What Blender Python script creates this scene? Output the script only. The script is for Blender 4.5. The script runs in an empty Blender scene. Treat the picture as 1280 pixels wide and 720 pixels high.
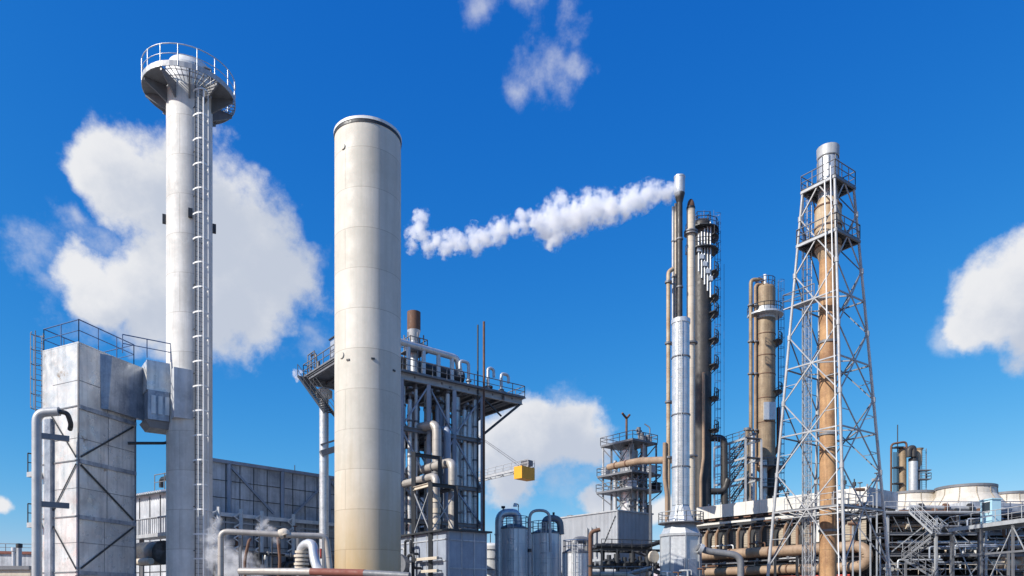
import bpy, bmesh, math, random
from mathutils import Vector, Matrix

random.seed(7)
scene = bpy.context.scene
col = scene.collection

# ------------------------------------------------------------------ camera, sky, sun, exposure
F = 900.0            # focal length in pixels of the 1280 px wide photograph
HZ = 750.0           # row of the horizon in the photograph
CZ = 1.7             # eye height
cam_data = bpy.data.cameras.new("camera")
cam_data.sensor_width = 36.0
cam_data.lens = 36.0 * F / 1280.0
cam_data.shift_y = (HZ - 360.0) / 1280.0
cam_data.clip_start = 0.1
cam_data.clip_end = 20000.0
cam = bpy.data.objects.new("camera", cam_data)
cam.location = (0, 0, CZ)
cam.rotation_euler = (math.radians(90), 0, 0)
col.objects.link(cam)
scene.camera = cam

SUN_AZ = 57.0        # degrees to the left of straight behind the camera
SUN_EL = 35.0
_sd = Vector((-math.sin(math.radians(SUN_AZ)) * math.cos(math.radians(SUN_EL)),
              -math.cos(math.radians(SUN_AZ)) * math.cos(math.radians(SUN_EL)),
              math.sin(math.radians(SUN_EL))))
sun_data = bpy.data.lights.new("sun", 'SUN')
sun_data.energy = 5.0
sun_data.angle = math.radians(0.5)
sun_data.color = (1.0, 0.94, 0.84)
sun = bpy.data.objects.new("sun", sun_data)
sun.rotation_euler = (-_sd).to_track_quat('-Z', 'Y').to_euler()
sun.location = _sd * 200
col.objects.link(sun)

scene.view_settings.view_transform = 'Standard'
scene.view_settings.look = 'None'
scene.view_settings.gamma = 1.0
scene.view_settings.exposure = 0.30
scene.view_settings.use_curve_mapping = False
scene.cycles.use_denoising = True
scene.cycles.max_bounces = 12
scene.cycles.volume_bounces = 12
scene.cycles.transparent_max_bounces = 16

world = bpy.data.worlds.new("World")
scene.world = world
world.use_nodes = True


def px_dir(px, py):
    v = Vector(((px - 640) / F, 1.0, (HZ - py) / F))
    return v, v.length


def build_world():
    nt = world.node_tree
    nt.nodes.clear()
    N, L = nt.nodes.new, nt.links.new

    def math_node(op, a, b=None, c=None):
        n = N('ShaderNodeMath')
        n.operation = op
        for i, x in enumerate((a, b, c)):
            if x is None:
                continue
            if hasattr(x, 'is_linked'):
                L(x, n.inputs[i])
            else:
                n.inputs[i].default_value = x
        return n.outputs[0]

    sky = N('ShaderNodeTexSky')
    sky.sky_type = 'NISHITA'
    sky.sun_disc = False
    sky.sun_elevation = math.radians(SUN_EL)
    sky.sun_rotation = math.atan2(_sd.x, _sd.y)
    sky.air_density = 1.0
    sky.dust_density = 0.3
    sky.ozone_density = 4.0
    sky.altitude = 100
    hsv = N('ShaderNodeHueSaturation')
    hsv.inputs['Saturation'].default_value = SKY_SAT
    hsv.inputs['Value'].default_value = 1.0
    L(sky.outputs[0], hsv.inputs['Color'])
    # the clear polarised blue of that day: a power curve per channel on the sky texture
    sep = N('ShaderNodeSeparateColor')
    L(hsv.outputs[0], sep.inputs[0])
    gm = N('ShaderNodeCombineColor')
    for i, (amp, ex) in enumerate(SKY_CURVE):
        x = math_node('MULTIPLY', sep.outputs[i], SKY_STRENGTH)
        x = math_node('MULTIPLY', math_node('POWER', x, ex), amp / SKY_STRENGTH)
        L(x, gm.inputs[i])
    bg = N('ShaderNodeBackground')
    bg.inputs['Strength'].default_value = SKY_STRENGTH
    L(gm.outputs[0], bg.inputs['Color'])

    tc = N('ShaderNodeTexCoord')
    d = tc.outputs['Generated']
    # domain warp so that blob edges curl
    wn = N('ShaderNodeTexNoise')
    wn.inputs['Scale'].default_value = 14.0
    wn.inputs['Detail'].default_value = 5.0
    L(d, wn.inputs['Vector'])
    ws = N('ShaderNodeVectorMath'); ws.operation = 'SUBTRACT'
    L(wn.outputs['Color'], ws.inputs[0]); ws.inputs[1].default_value = (0.5, 0.5, 0.5)
    wm = N('ShaderNodeVectorMath'); wm.operation = 'SCALE'
    L(ws.outputs[0], wm.inputs[0]); wm.inputs['Scale'].default_value = 0.07
    wa = N('ShaderNodeVectorMath'); wa.operation = 'ADD'
    L(d, wa.inputs[0]); L(wm.outputs[0], wa.inputs[1])
    dw = wa.outputs[0]

    def union(blobs, vec):
        out = None
        for (px, py, r) in blobs:
            v, ln = px_dir(px, py)
            c = v.normalized()
            dn = N('ShaderNodeVectorMath'); dn.operation = 'DISTANCE'
            L(vec, dn.inputs[0]); dn.inputs[1].default_value = c
            f = math_node('MULTIPLY_ADD', dn.outputs['Value'], -1.0 / (r / F / ln), 1.0)
            out = f if out is None else math_node('SMOOTH_MAX', out, f, 0.25)
        return out

    def fbm(scale, detail, rough, seed):
        n = N('ShaderNodeTexNoise')
        n.noise_dimensions = '4D'
        n.inputs['W'].default_value = seed
        n.inputs['Scale'].default_value = scale
        n.inputs['Detail'].default_value = detail
        n.inputs['Roughness'].default_value = rough
        L(d, n.inputs['Vector'])
        return n.outputs['Fac']

    def smooth(x, lo, hi, a=0.0, b=1.0):
        m = N('ShaderNodeMapRange')
        m.interpolation_type = 'SMOOTHSTEP'
        L(x, m.inputs['Value'])
        m.inputs['From Min'].default_value = lo
        m.inputs['From Max'].default_value = hi
        m.inputs['To Min'].default_value = a
        m.inputs['To Max'].default_value = b
        return m.outputs[0]

    dense = [(158, 222, 62), (225, 255, 88), (300, 290, 92), (345, 345, 72), (190, 352, 70),
             (250, 365, 95), (325, 385, 66), (205, 400, 58), (150, 375, 50), (112, 345, 46), (128, 378, 40), (105, 205, 34),
             (672, 545, 62), (632, 565, 58), (722, 545, 50), (640, 598, 48), (745, 565, 30),
             (742, 632, 26), (822, 634, 28), (1262, 372, 74), (1290, 335, 66), (1222, 410, 44), (1300, 410, 60), (-6, 625, 20)]
    wispy = [(40, 320, 60), (90, 350, 70), (85, 265, 36), (130, 300, 60), (70, 385, 46), (20, 300, 40), (55, 345, 60), (120, 330, 60), (200, 310, 50), (120, 400, 50), (330, 430, 50), (390, 420, 40), (405, 330, 26),
             (600, 8, 52), (690, 82, 54), (722, 78, 36), (715, 34, 34), (650, 108, 30), (285, 425, 60), (580, 600, 50), (700, 600, 60),
             (1185, 425, 36), (760, 600, 50), (710, 520, 60), (660, -5, 45)]
    n1 = fbm(17.0, 13.0, 0.64, 1.7)
    n2 = fbm(22.0, 9.0, 0.66, 5.1)
    fd = union(dense, dw)
    fdn = math_node('MULTIPLY_ADD', n1, 1.5, math_node('SUBTRACT', fd, 0.75))
    a1 = smooth(fdn, -0.02, 0.5)
    fw = union(wispy, dw)
    fwn = math_node('MULTIPLY_ADD', n2, 1.9, math_node('SUBTRACT', fw, 1.22))
    a2 = smooth(fwn, 0.0, 1.0, 0.0, 0.55)
    alpha = math_node('MAXIMUM', a1, a2)
    # self-shade painted into the cloud colour: greyer where thick and away from the sun
    up = N('ShaderNodeVectorMath'); up.operation = 'ADD'
    L(dw, up.inputs[0]); up.inputs[1].default_value = (-0.035, 0.0, 0.04)
    fs = union(dense, up.outputs[0])
    fsn = math_node('MULTIPLY_ADD', fbm(14.0, 9.0, 0.62, 9.3), 1.7, math_node('SUBTRACT', fs, 0.85))
    shade = smooth(fsn, -0.5, 0.6)
    cr = N('ShaderNodeMix'); cr.data_type = 'RGBA'
    L(shade, cr.inputs['Factor'])
    cr.inputs['A'].default_value = (0.92, 0.93, 0.96, 1)
    cr.inputs['B'].default_value = (0.60, 0.66, 0.78, 1)
    cb = N('ShaderNodeBackground')
    cb.inputs['Strength'].default_value = CLOUD_STRENGTH
    L(cr.outputs['Result'], cb.inputs['Color'])
    mx = N('ShaderNodeMixShader')
    L(alpha, mx.inputs[0]); L(bg.outputs[0], mx.inputs[1]); L(cb.outputs[0], mx.inputs[2])
    out = N('ShaderNodeOutputWorld')
    L(mx.outputs[0], out.inputs['Surface'])


SKY_SAT, SKY_STRENGTH, CLOUD_STRENGTH = 1.0, 0.09, 0.74
SKY_CURVE = ((3.3 / 1.23, 2.15), (1.21 / 1.23, 1.0), (1.07 / 1.23, 0.45))
build_world()


# ------------------------------------------------------------------ materials
def material(name, base, rough=0.55, metal=0.0, dirt=None, dirt_amt=0.35, scale=1.2, streak=True,
             rust=None, rust_amt=0.0, bump=0.06, seam=None, seam_w=0.03, dent=0.0, spec=0.5, stain=None, plates=None):
    """weathered painted or bare metal: blotches, vertical streaks, rust patches, optional horizontal weld seams (spacing in m)"""
    m = bpy.data.materials.new(name)
    m.use_nodes = True
    nt = m.node_tree
    N, L = nt.nodes.new, nt.links.new
    p = nt.nodes['Principled BSDF']
    tc = N('ShaderNodeTexCoord')
    co = tc.outputs['Object']

    def noise(sc, detail=5.0, rgh=0.55, stretch=None):
        n = N('ShaderNodeTexNoise')
        n.inputs['Scale'].default_value = sc
        n.inputs['Detail'].default_value = detail
        n.inputs['Roughness'].default_value = rgh
        if stretch:
            mp = N('ShaderNodeMapping'); mp.inputs['Scale'].default_value = stretch
            L(co, mp.inputs['Vector']); L(mp.outputs[0], n.inputs['Vector'])
        else:
            L(co, n.inputs['Vector'])
        return n.outputs['Fac']

    def ramp(x, lo, hi, a=0.0, b=1.0):
        r = N('ShaderNodeMapRange')
        L(x, r.inputs['Value'])
        r.inputs['From Min'].default_value = lo; r.inputs['From Max'].default_value = hi
        r.inputs['To Min'].default_value = a; r.inputs['To Max'].default_value = b
        return r.outputs[0]

    def mix(fac, a, b):
        x = N('ShaderNodeMix'); x.data_type = 'RGBA'
        L(fac, x.inputs['Factor'])
        for s, v in (('A', a), ('B', b)):
            if hasattr(v, 'is_linked'):
                L(v, x.inputs[s])
            else:
                x.inputs[s].default_value = (*v, 1)
        return x.outputs['Result']

    if dirt is None:
        dirt = tuple(c * 0.55 for c in base)
    c = mix(ramp(noise(scale), 0.35, 0.72, 0.0, dirt_amt), base, dirt)
    if streak:
        c = mix(ramp(noise(2.2, 4.0, 0.6, (1.6, 1.6, 0.08)), 0.45, 0.75, 0.0, dirt_amt * 0.9), c, dirt)
    c = mix(ramp(noise(scale * 9, 3.0), 0.5, 0.8, 0.0, dirt_amt * 0.5), c, tuple(min(1, x * 1.2) for x in base))
    if rust:
        c = mix(ramp(noise(scale * 1.7 + 0.3, 8.0, 0.7), 0.62 - rust_amt * 0.3, 0.70 - rust_amt * 0.2, 0.0, 0.9), c, rust)
    if stain:      # (colour, z_top, z_full, amount): an old deposit on the lower part of the shell
        sc_, z0, z1, am = stain
        sp = N('ShaderNodeSeparateXYZ'); L(co, sp.inputs[0])
        nz = N('ShaderNodeMath'); nz.operation = 'MULTIPLY_ADD'
        L(noise(0.35, 6.0, 0.6, (1.5, 1.5, 0.3)), nz.inputs[0]); nz.inputs[1].default_value = 8.0
        L(sp.outputs['Z'], nz.inputs[2])
        c = mix(ramp(nz.outputs[0], z0 + 4, z1 + 4, 0.0, am), c, sc_)
    hgt = noise(scale * 6, 6.0)
    if plates:     # (radius, plate width, course height): rolled shell plates, each a slightly different tint, with weld lines
        pr, pw, ph = plates
        sp = N('ShaderNodeSeparateXYZ'); L(co, sp.inputs[0])
        at = N('ShaderNodeMath'); at.operation = 'ARCTAN2'; L(sp.outputs['Y'], at.inputs[0]); L(sp.outputs['X'], at.inputs[1])
        ml = N('ShaderNodeMath'); ml.operation = 'MULTIPLY'; L(at.outputs[0], ml.inputs[0]); ml.inputs[1].default_value = pr
        cx = N('ShaderNodeCombineXYZ'); L(ml.outputs[0], cx.inputs[0]); L(sp.outputs['Z'], cx.inputs[1])
        bt = N('ShaderNodeTexBrick')
        bt.inputs['Scale'].default_value = 1.0
        bt.inputs['Brick Width'].default_value = pw
        bt.inputs['Row Height'].default_value = ph
        bt.inputs['Mortar Size'].default_value = 0.022
        bt.inputs['Mortar Smooth'].default_value = 0.3
        bt.inputs['Color1'].default_value = (1, 1, 1, 1)
        bt.inputs['Color2'].default_value = (0.84, 0.835, 0.82, 1)
        bt.inputs['Mortar'].default_value = (0.62, 0.60, 0.57, 1)
        L(cx.outputs[0], bt.inputs['Vector'])
        mp_ = N('ShaderNodeMix'); mp_.data_type = 'RGBA'; mp_.blend_type = 'MULTIPLY'
        mp_.inputs['Factor'].default_value = 0.85
        L(c, mp_.inputs['A']); L(bt.outputs['Color'], mp_.inputs['B'])
        c = mp_.outputs['Result']
    if seam:
        sp = N('ShaderNodeSeparateXYZ'); L(co, sp.inputs[0])
        md = N('ShaderNodeMath'); md.operation = 'PINGPONG'
        L(sp.outputs['Z'], md.inputs[0]); md.inputs[1].default_value = seam / 2
        ln = ramp(md.outputs[0], seam_w * 0.4, seam_w, 1.0, 0.0)
        lx = N('ShaderNodeMath'); lx.operation = 'MULTIPLY'
        L(ln, lx.inputs[0]); L(ramp(noise(1.1, 3.0), 0.3, 0.6, 0.15, 0.75), lx.inputs[1])
        c = mix(lx.outputs[0], c, tuple(x * 0.45 for x in base))
    L(c, p.inputs['Base Color'])
    L(ramp(noise(scale * 3, 4.0), 0.3, 0.7, max(0.05, rough - 0.12), min(1, rough + 0.15)), p.inputs['Roughness'])
    p.inputs['Metallic'].default_value = metal
    if 'Specular IOR Level' in p.inputs:
        p.inputs['Specular IOR Level'].default_value = spec
    bp = N('ShaderNodeBump')
    bp.inputs['Strength'].default_value = bump
    bp.inputs['Distance'].default_value = 0.05
    L(hgt, bp.inputs['Height'])
    if dent:
        b2 = N('ShaderNodeBump')
        b2.inputs['Strength'].default_value = dent
        b2.inputs['Distance'].default_value = 0.25
        L(noise(0.55, 2.0, 0.4), b2.inputs['Height'])
        L(bp.outputs[0], b2.inputs['Normal'])
        L(b2.outputs[0], p.inputs['Normal'])
    else:
        L(bp.outputs[0], p.inputs['Normal'])
    return m


RUST = (0.21, 0.085, 0.035)
M = {
    'clad_bright': material('weathered_aluminium_cladding', (0.78, 0.77, 0.75), 0.32, 0.3, (0.30, 0.295, 0.29), 0.7, 0.45, dent=1.0, rust=(0.30, 0.21, 0.13), rust_amt=0.0),
    'clad_duct': material('blue_grey_duct_metal', (0.46, 0.49, 0.54), 0.4, 0.3, (0.12, 0.15, 0.2), 0.9, 0.9, dent=0.4),
    'chimney': material('pale_grey_chimney_paint', (0.68, 0.67, 0.65), 0.6, 0.0, (0.38, 0.37, 0.35), 0.6, 0.6, plates=(1.33, 4.18, 2.4)),
    'stack': material('cream_grey_stack_paint', (0.63, 0.595, 0.53), 0.62, 0.0, (0.43, 0.41, 0.35), 0.5, 0.45, plates=(1.94, 4.06, 2.3),
                      stain=((0.43, 0.29, 0.12), 10.5, 3.0, 0.85)),
    'dark': material('dark_steel', (0.045, 0.047, 0.052), 0.5, 0.2, (0.025, 0.03, 0.033), 0.5, 2.0, rust=RUST, rust_amt=-0.05),
    'steel': material('grey_painted_steel', (0.19, 0.198, 0.215), 0.5, 0.1, (0.10, 0.10, 0.11), 0.55, 1.5, rust=RUST, rust_amt=-0.1),
    'pale_steel': material('pale_grey_steel', (0.44, 0.455, 0.47), 0.5, 0.15, (0.24, 0.24, 0.25), 0.5, 1.5, rust=RUST, rust_amt=-0.12),
    'lattice_steel': material('lattice_grey_steel', (0.43, 0.44, 0.455), 0.5, 0.1, (0.24, 0.235, 0.23), 0.65, 1.4, rust=(0.26, 0.15, 0.09), rust_amt=-0.06),
    'galv': material('galvanised_sheet', (0.66, 0.67, 0.68), 0.36, 0.45, (0.33, 0.34, 0.35), 0.5, 1.2, seam=1.1, seam_w=0.02),
    'galv_plain': material('galvanised_steel', (0.58, 0.60, 0.62), 0.42, 0.4, (0.33, 0.34, 0.35), 0.45, 1.6),
    'white': material('white_painted_steel', (0.72, 0.73, 0.73), 0.45, 0.0, (0.42, 0.41, 0.4), 0.4, 1.6, rust=(0.32, 0.2, 0.12), rust_amt=-0.1),
    'clad_wall': material('slate_grey_wall_cladding', (0.56, 0.58, 0.61), 0.55, 0.1, (0.11, 0.12, 0.14), 0.6, 0.6),
    'clad_blue': material('blue_grey_panel_cladding', (0.33, 0.37, 0.44), 0.5, 0.1, (0.17, 0.19, 0.24), 0.5, 0.8, rust=RUST, rust_amt=-0.15),
    'clad_block': material('light_corrugated_cladding', (0.44, 0.46, 0.49), 0.5, 0.15, (0.28, 0.29, 0.31), 0.5, 0.4),
    'grey_lagging': material('grey_lagging', (0.45, 0.42, 0.385), 0.45, 0.25, (0.25, 0.23, 0.21), 0.6, 1.0, seam=1.0, seam_w=0.03),
    'brown_pipe': material('brown_burner_pipe', (0.27, 0.165, 0.10), 0.6, 0.0, (0.15, 0.09, 0.055), 0.6, 1.5),
    'cream': material('cream_lagging', (0.62, 0.55, 0.45), 0.6, 0.0, (0.38, 0.30, 0.22), 0.5, 1.0, seam=1.2, rust=(0.3, 0.19, 0.11), rust_amt=-0.08),
    'beige': material('beige_brown_lagging', (0.36, 0.255, 0.17), 0.6, 0.0, (0.20, 0.13, 0.085), 0.75, 0.7, seam=2.2, seam_w=0.04, rust=RUST, rust_amt=-0.1),
    'brown_col': material('brown_stained_column', (0.36, 0.27, 0.17), 0.55, 0.1, (0.16, 0.11, 0.07), 0.85, 0.5, plates=(1.7, 5.3, 2.0), rust=RUST, rust_amt=0.0),
    'rust_pipe': material('orange_rust_pipe', (0.50, 0.30, 0.145), 0.7, 0.0, (0.20, 0.10, 0.05), 0.9, 0.7, seam=3.0, seam_w=0.05, rust=(0.24, 0.10, 0.04), rust_amt=0.0),
    'rust': material('dark_rust', (0.17, 0.085, 0.05), 0.75, 0.0, (0.08, 0.045, 0.03), 0.7, 1.5),
    'rust_body': material('streaked_beige_vessel', (0.50, 0.42, 0.30), 0.6, 0.0, (0.30, 0.17, 0.08), 0.85, 0.7, seam=1.6, rust=(0.30, 0.15, 0.06), rust_amt=0.0),
    'dark_col': material('dark_grey_column', (0.062, 0.058, 0.056), 0.5, 0.2, (0.03, 0.03, 0.031), 0.8, 0.6, plates=(1.3, 2.7, 1.8), rust=(0.085, 0.055, 0.04), rust_amt=-0.08),
    'stainless': material('stainless_silo', (0.76, 0.765, 0.775), 0.34, 0.3, (0.40, 0.41, 0.43), 0.4, 0.35, seam=1.5, seam_w=0.02),
    'yellow': material('yellow_paint', (0.80, 0.35, 0.010), 0.45, 0.0, (0.55, 0.27, 0.02), 0.3, 0.8),
    'blue_paint': material('blue_paint', (0.05, 0.12, 0.27), 0.5, 0.0, (0.03, 0.07, 0.16), 0.4, 1.5),
    'cabin_blue': material('light_blue_cabin_paint', (0.40, 0.62, 0.72), 0.5, 0.0, (0.28, 0.45, 0.53), 0.3, 1.0),
    'glass': material('dark_window_glass', (0.03, 0.04, 0.05), 0.08, 0.0, bump=0.0, dirt_amt=0.1, spec=0.8),
    'roof_red': material('dull_red_roof', (0.22, 0.07, 0.05), 0.7),
    'frp': material('cream_fan_shroud', (0.64, 0.60, 0.53), 0.55, 0.0, (0.36, 0.32, 0.27), 0.6, 0.5, rust=(0.33, 0.22, 0.13), rust_amt=-0.03),
    'parapet': material('off_white_parapet_panels', (0.66, 0.64, 0.59), 0.6, 0.0, (0.45, 0.42, 0.37), 0.5, 0.5),
    'louvre': material('tan_louvre_panel', (0.42, 0.36, 0.28), 0.6, 0.0, (0.27, 0.22, 0.16), 0.5, 1.0, seam=0.30, seam_w=0.11),
    'ground': material('compacted_gravel_yard', (0.20, 0.19, 0.175), 0.9, 0.0, (0.10, 0.095, 0.09), 0.6, 0.12, streak=False, bump=0.2),
    'amber': material('orange_marker_paint', (0.65, 0.22, 0.03), 0.5),
    'red_pipe': material('red_fire_pipe', (0.42, 0.05, 0.035), 0.5),
}


# ------------------------------------------------------------------ mesh builder
def V(*a):
    return Vector(a if len(a) > 1 else a[0])


def P(px, py, d):
    """a point on the ray of photo pixel (px, py) at distance d in front of the camera"""
    return V((px - 640) / F * d, d, CZ + (HZ - py) / F * d)


def frame_of(axis, up=None):
    z = axis.normalized()
    u = V(0, 0, 1) if up is None else up
    if abs(z.dot(u)) > 0.98:
        u = V(0, 1, 0) if abs(z.y) < 0.9 else V(1, 0, 0)
    x = u.cross(z).normalized()
    y = z.cross(x).normalized()
    return x, y, z


ROOT = {}


class MB:
    def __init__(self):
        self.v, self.f, self.s = [], [], []

    def add(self, vs, fs, smooth=False):
        o = len(self.v)
        self.v += [V(x) for x in vs]
        self.f += [tuple(i + o for i in f) for f in fs]
        self.s += [smooth] * len(fs)
        return self

    def hexa(self, b, t):
        """b, t: bottom and top outlines (any equal count)"""
        n = len(b)
        fs = [tuple(range(n - 1, -1, -1)), tuple(range(n, 2 * n))]
        fs += [(i, (i + 1) % n, n + (i + 1) % n, n + i) for i in range(n)]
        return self.add(list(b) + list(t), fs)

    def obox(self, c, ax, ay, az):
        """box: centre and three half axis vectors"""
        c = V(c)
        b = [c - ax - ay - az, c + ax - ay - az, c + ax + ay - az, c - ax + ay - az]
        return self.hexa(b, [p + 2 * az for p in b])

    def box(self, c, sx, sy, sz, rz=0.0):
        ca, sa = math.cos(rz), math.sin(rz)
        return self.obox(c, V(ca, sa, 0) * sx / 2, V(-sa, ca, 0) * sy / 2, V(0, 0, sz / 2))

    def beam(self, a, b, w, h=None, up=None):
        a, b = V(a), V(b)
        x, y, z = frame_of(b - a, up)
        return self.obox((a + b) / 2, x * w / 2, y * (h or w) / 2, (b - a) / 2)

    def ibeam(self, a, b, w, h):
        a, b = V(a), V(b)
        x, y, z = frame_of(b - a)
        t = max(0.02, h * 0.12)
        L = (b - a) / 2
        c = (a + b) / 2
        self.obox(c + y * (h / 2 - t / 2), x * w / 2, y * t / 2, L)
        self.obox(c - y * (h / 2 - t / 2), x * w / 2, y * t / 2, L)
        return self.obox(c, x * w * 0.08, y * (h / 2 - t), L)

    def tube(self, a, b, r0, r1=None, n=12, caps=True):
        a, b = V(a), V(b)
        r1 = r0 if r1 is None else r1
        x, y, z = frame_of(b - a)
        vs = []
        for c, r in ((a, r0), (b, r1)):
            vs += [c + (x * math.cos(2 * math.pi * i / n) + y * math.sin(2 * math.pi * i / n)) * r for i in range(n)]
        self.add(vs, [(i, (i + 1) % n, n + (i + 1) % n, n + i) for i in range(n)], True)
        if caps:
            self.add(vs[:n], [tuple(range(n - 1, -1, -1))])
            self.add(vs[n:], [tuple(range(n))])
        return self

    def pipe(self, pts, r, bend=None, n=12, caps=True, seg=6):
        """round pipe along a polyline with swept elbows"""
        pts = [V(p) for p in pts]
        bend = bend if bend is not None else r * 2.2
        path = [pts[0]]
        for i in range(1, len(pts) - 1):
            p0, p1, p2 = pts[i - 1], pts[i], pts[i + 1]
            d0, d1 = (p0 - p1), (p2 - p1)
            k = min(bend, d0.length * 0.48, d1.length * 0.48)
            a, b = p1 + d0.normalized() * k, p1 + d1.normalized() * k
            for j in range(seg + 1):
                t = j / seg
                path.append(a * (1 - t) ** 2 + p1 * 2 * t * (1 - t) + b * t * t)
        path.append(pts[-1])
        tang = []
        for i in range(len(path)):
            a = path[max(0, i - 1)]; b = path[min(len(path) - 1, i + 1)]
            tang.append((b - a).normalized())
        x, y, z = frame_of(tang[0])
        rings = []
        for i, p in enumerate(path):
            if i:
                q = tang[i - 1].rotation_difference(tang[i])
                x = (q @ x).normalized()
                y = tang[i].cross(x).normalized()
                x = y.cross(tang[i]).normalized()
            rings.append([p + (x * math.cos(2 * math.pi * k / n) + y * math.sin(2 * math.pi * k / n)) * r for k in range(n)])
        vs = [v for rr in rings for v in rr]
        fs = []
        for i in range(len(rings) - 1):
            for k in range(n):
                fs.append((i * n + k, i * n + (k + 1) % n, (i + 1) * n + (k + 1) % n, (i + 1) * n + k))
        self.add(vs, fs, True)
        if caps:
            self.add(rings[0], [tuple(range(n - 1, -1, -1))])
            self.add(rings[-1], [tuple(range(n))])
        return self

    def lathe(self, c, prof, n=32, smooth=True):
        """prof: (radius, z) from one end to the other, about the vertical through c; every profile segment keeps a crisp edge"""
        c = V(c)
        for (r0, z0), (r1, z1) in zip(prof, prof[1:]):
            vs = []
            for r, z in ((r0, z0), (r1, z1)):
                vs += [V(c.x + r * math.cos(2 * math.pi * i / n), c.y + r * math.sin(2 * math.pi * i / n), z) for i in range(n)]
            self.add(vs, [(i, (i + 1) % n, n + (i + 1) % n, n + i) for i in range(n)], smooth)
        return self

    def dome(self, c, r, z, h, n=24, m=6):
        prof = [(r * math.cos(i / m * math.pi / 2), z + h * math.sin(i / m * math.pi / 2)) for i in range(m)] + [(0.001, z + h)]
        vs = []
        for (rr, zz) in prof:
            vs += [V(c[0] + rr * math.cos(2 * math.pi * i / n), c[1] + rr * math.sin(2 * math.pi * i / n), zz) for i in range(n)]
        fs = [(j * n + i, j * n + (i + 1) % n, (j + 1) * n + (i + 1) % n, (j + 1) * n + i) for j in range(len(prof) - 1) for i in range(n)]
        return self.add(vs, fs, True)

    def arc_band(self, c, r, a0, a1, z, h, t, n=12):
        """upright curved flat bar (a hoop piece, a toe board)"""
        c = V(c)
        A = [a0 + (a1 - a0) * i / n for i in range(n + 1)]
        inner = [V(c.x + r * math.cos(a), c.y + r * math.sin(a), 0) for a in A]
        outer = [V(c.x + (r + t) * math.cos(a), c.y + (r + t) * math.sin(a), 0) for a in A]
        for i in range(n):
            b = [inner[i], outer[i], outer[i + 1], inner[i + 1]]
            self.hexa([p + V(0, 0, z) for p in b], [p + V(0, 0, z + h) for p in b])
        return self

    def sector(self, c, r0, r1, a0, a1, z, h, n=6):
        return self.arc_band(c, r0, a0, a1, z, h, r1 - r0, n)

    # ---- assembled fittings
    def rail(self, pts, h=1.1, r=0.03, gap=1.5, closed=False, mid=True, toe=0.0):
        pts = [V(p) for p in pts]
        segs = list(zip(pts, pts[1:])) + ([(pts[-1], pts[0])] if closed else [])
        up = V(0, 0, 1)
        for a, b in segs:
            k = max(1, round((b - a).length / gap))
            for i in range(k + 1):
                p = a.lerp(b, i / k)
                self.tube(p, p + up * h, r, n=6)
            self.tube(a + up * h, b + up * h, r * 1.1, n=6)
            if mid:
                self.tube(a + up * h * 0.52, b + up * h * 0.52, r * 0.85, n=6)
            if toe:
                self.beam(a + up * toe / 2, b + up * toe / 2, 0.02, toe)
        return self

    def ladder(self, base, top, side, w=0.45, r=0.03, step=0.3, rr=0.015):
        base, top, side = V(base), V(top), V(side).normalized()
        for s in (-1, 1):
            self.tube(base + side * s * w / 2, top + side * s * w / 2, r, n=6)
        k = int((top - base).length / step)
        for i in range(1, k):
            p = base.lerp(top, i / k)
            self.tube(p - side * w / 2, p + side * w / 2, rr, n=5)
        return self

    def cage(self, base, top, out, side, rad=0.38, step=1.2, r=0.02, depth=0.7, bars=5, hoop_h=0.06):
        base, top, out, side = V(base), V(top), V(out).normalized(), V(side).normalized()
        L = (top - base).length
        k = max(1, int(L / step))

        def pt(t, a):
            return base.lerp(top, t) + side * math.cos(a) * rad + out * (0.1 + (depth - 0.1) * math.sin(a))
        for i in range(k + 1):
            prev = None
            for j in range(9):
                q = pt(i / k, math.pi * j / 8)
                if prev is not None:
                    self.beam(prev, q, 0.02, hoop_h) if hoop_h else self.tube(prev, q, r, n=5)
                prev = q
        for j in range(bars):
            a = math.pi * (j + 0.5) / bars
            self.beam(pt(0, a), pt(1, a), 0.04, 0.02)
        return self

    def stairs(self, a, b, side, w=0.9, rail=True, r=0.03):
        a, b, side = V(a), V(b), V(side).normalized()
        n = max(3, int(abs(b.z - a.z) / 0.21))
        for s in (-1, 1):
            self.beam(a + side * s * w / 2, b + side * s * w / 2, 0.05, 0.22)
            if rail:
                up = V(0, 0, 1.0)
                self.tube(a + side * s * w / 2 + up, b + side * s * w / 2 + up, r, n=6)
                self.tube(a + side * s * w / 2 + up * .5, b + side * s * w / 2 + up * .5, r * .8, n=6)
                for i in range(0, 5):
                    p = a.lerp(b, i / 4) + side * s * w / 2
                    self.tube(p, p + up, r, n=6)
        d = (b - a); d.z = 0
        d = d.normalized()
        for i in range(n):
            p = a.lerp(b, (i + 0.5) / n)
            self.obox(p, side * w / 2, d * 0.13, V(0, 0, 0.02))
        return self

    def build(self, name, mat, parent=None, loc=None):
        """link everything collected so far as ONE mesh object; vertices were given in world coordinates"""
        root = ROOT.get(parent.name, V(0, 0, 0)) if parent else (V(loc) if loc is not None else V(0, 0, 0))
        me = bpy.data.meshes.new(name)
        me.from_pydata([tuple(x - root) for x in self.v], [], self.f)
        me.polygons.foreach_set('use_smooth', self.s)
        bm = bmesh.new(); bm.from_mesh(me)
        bmesh.ops.recalc_face_normals(bm, faces=bm.faces)
        bm.to_mesh(me); bm.free()
        me.materials.append(M[mat] if isinstance(mat, str) else mat)
        o = bpy.data.objects.new(name, me)
        col.objects.link(o)
        if parent:
            o.parent = parent
        else:
            o.location = root
        ROOT[o.name] = root
        return o


def tag(o, label=None, cat=None, group=None, kind=None):
    if label: o['label'] = label
    if cat: o['category'] = cat
    if group: o['group'] = group
    if kind: o['kind'] = kind
    return o


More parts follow.
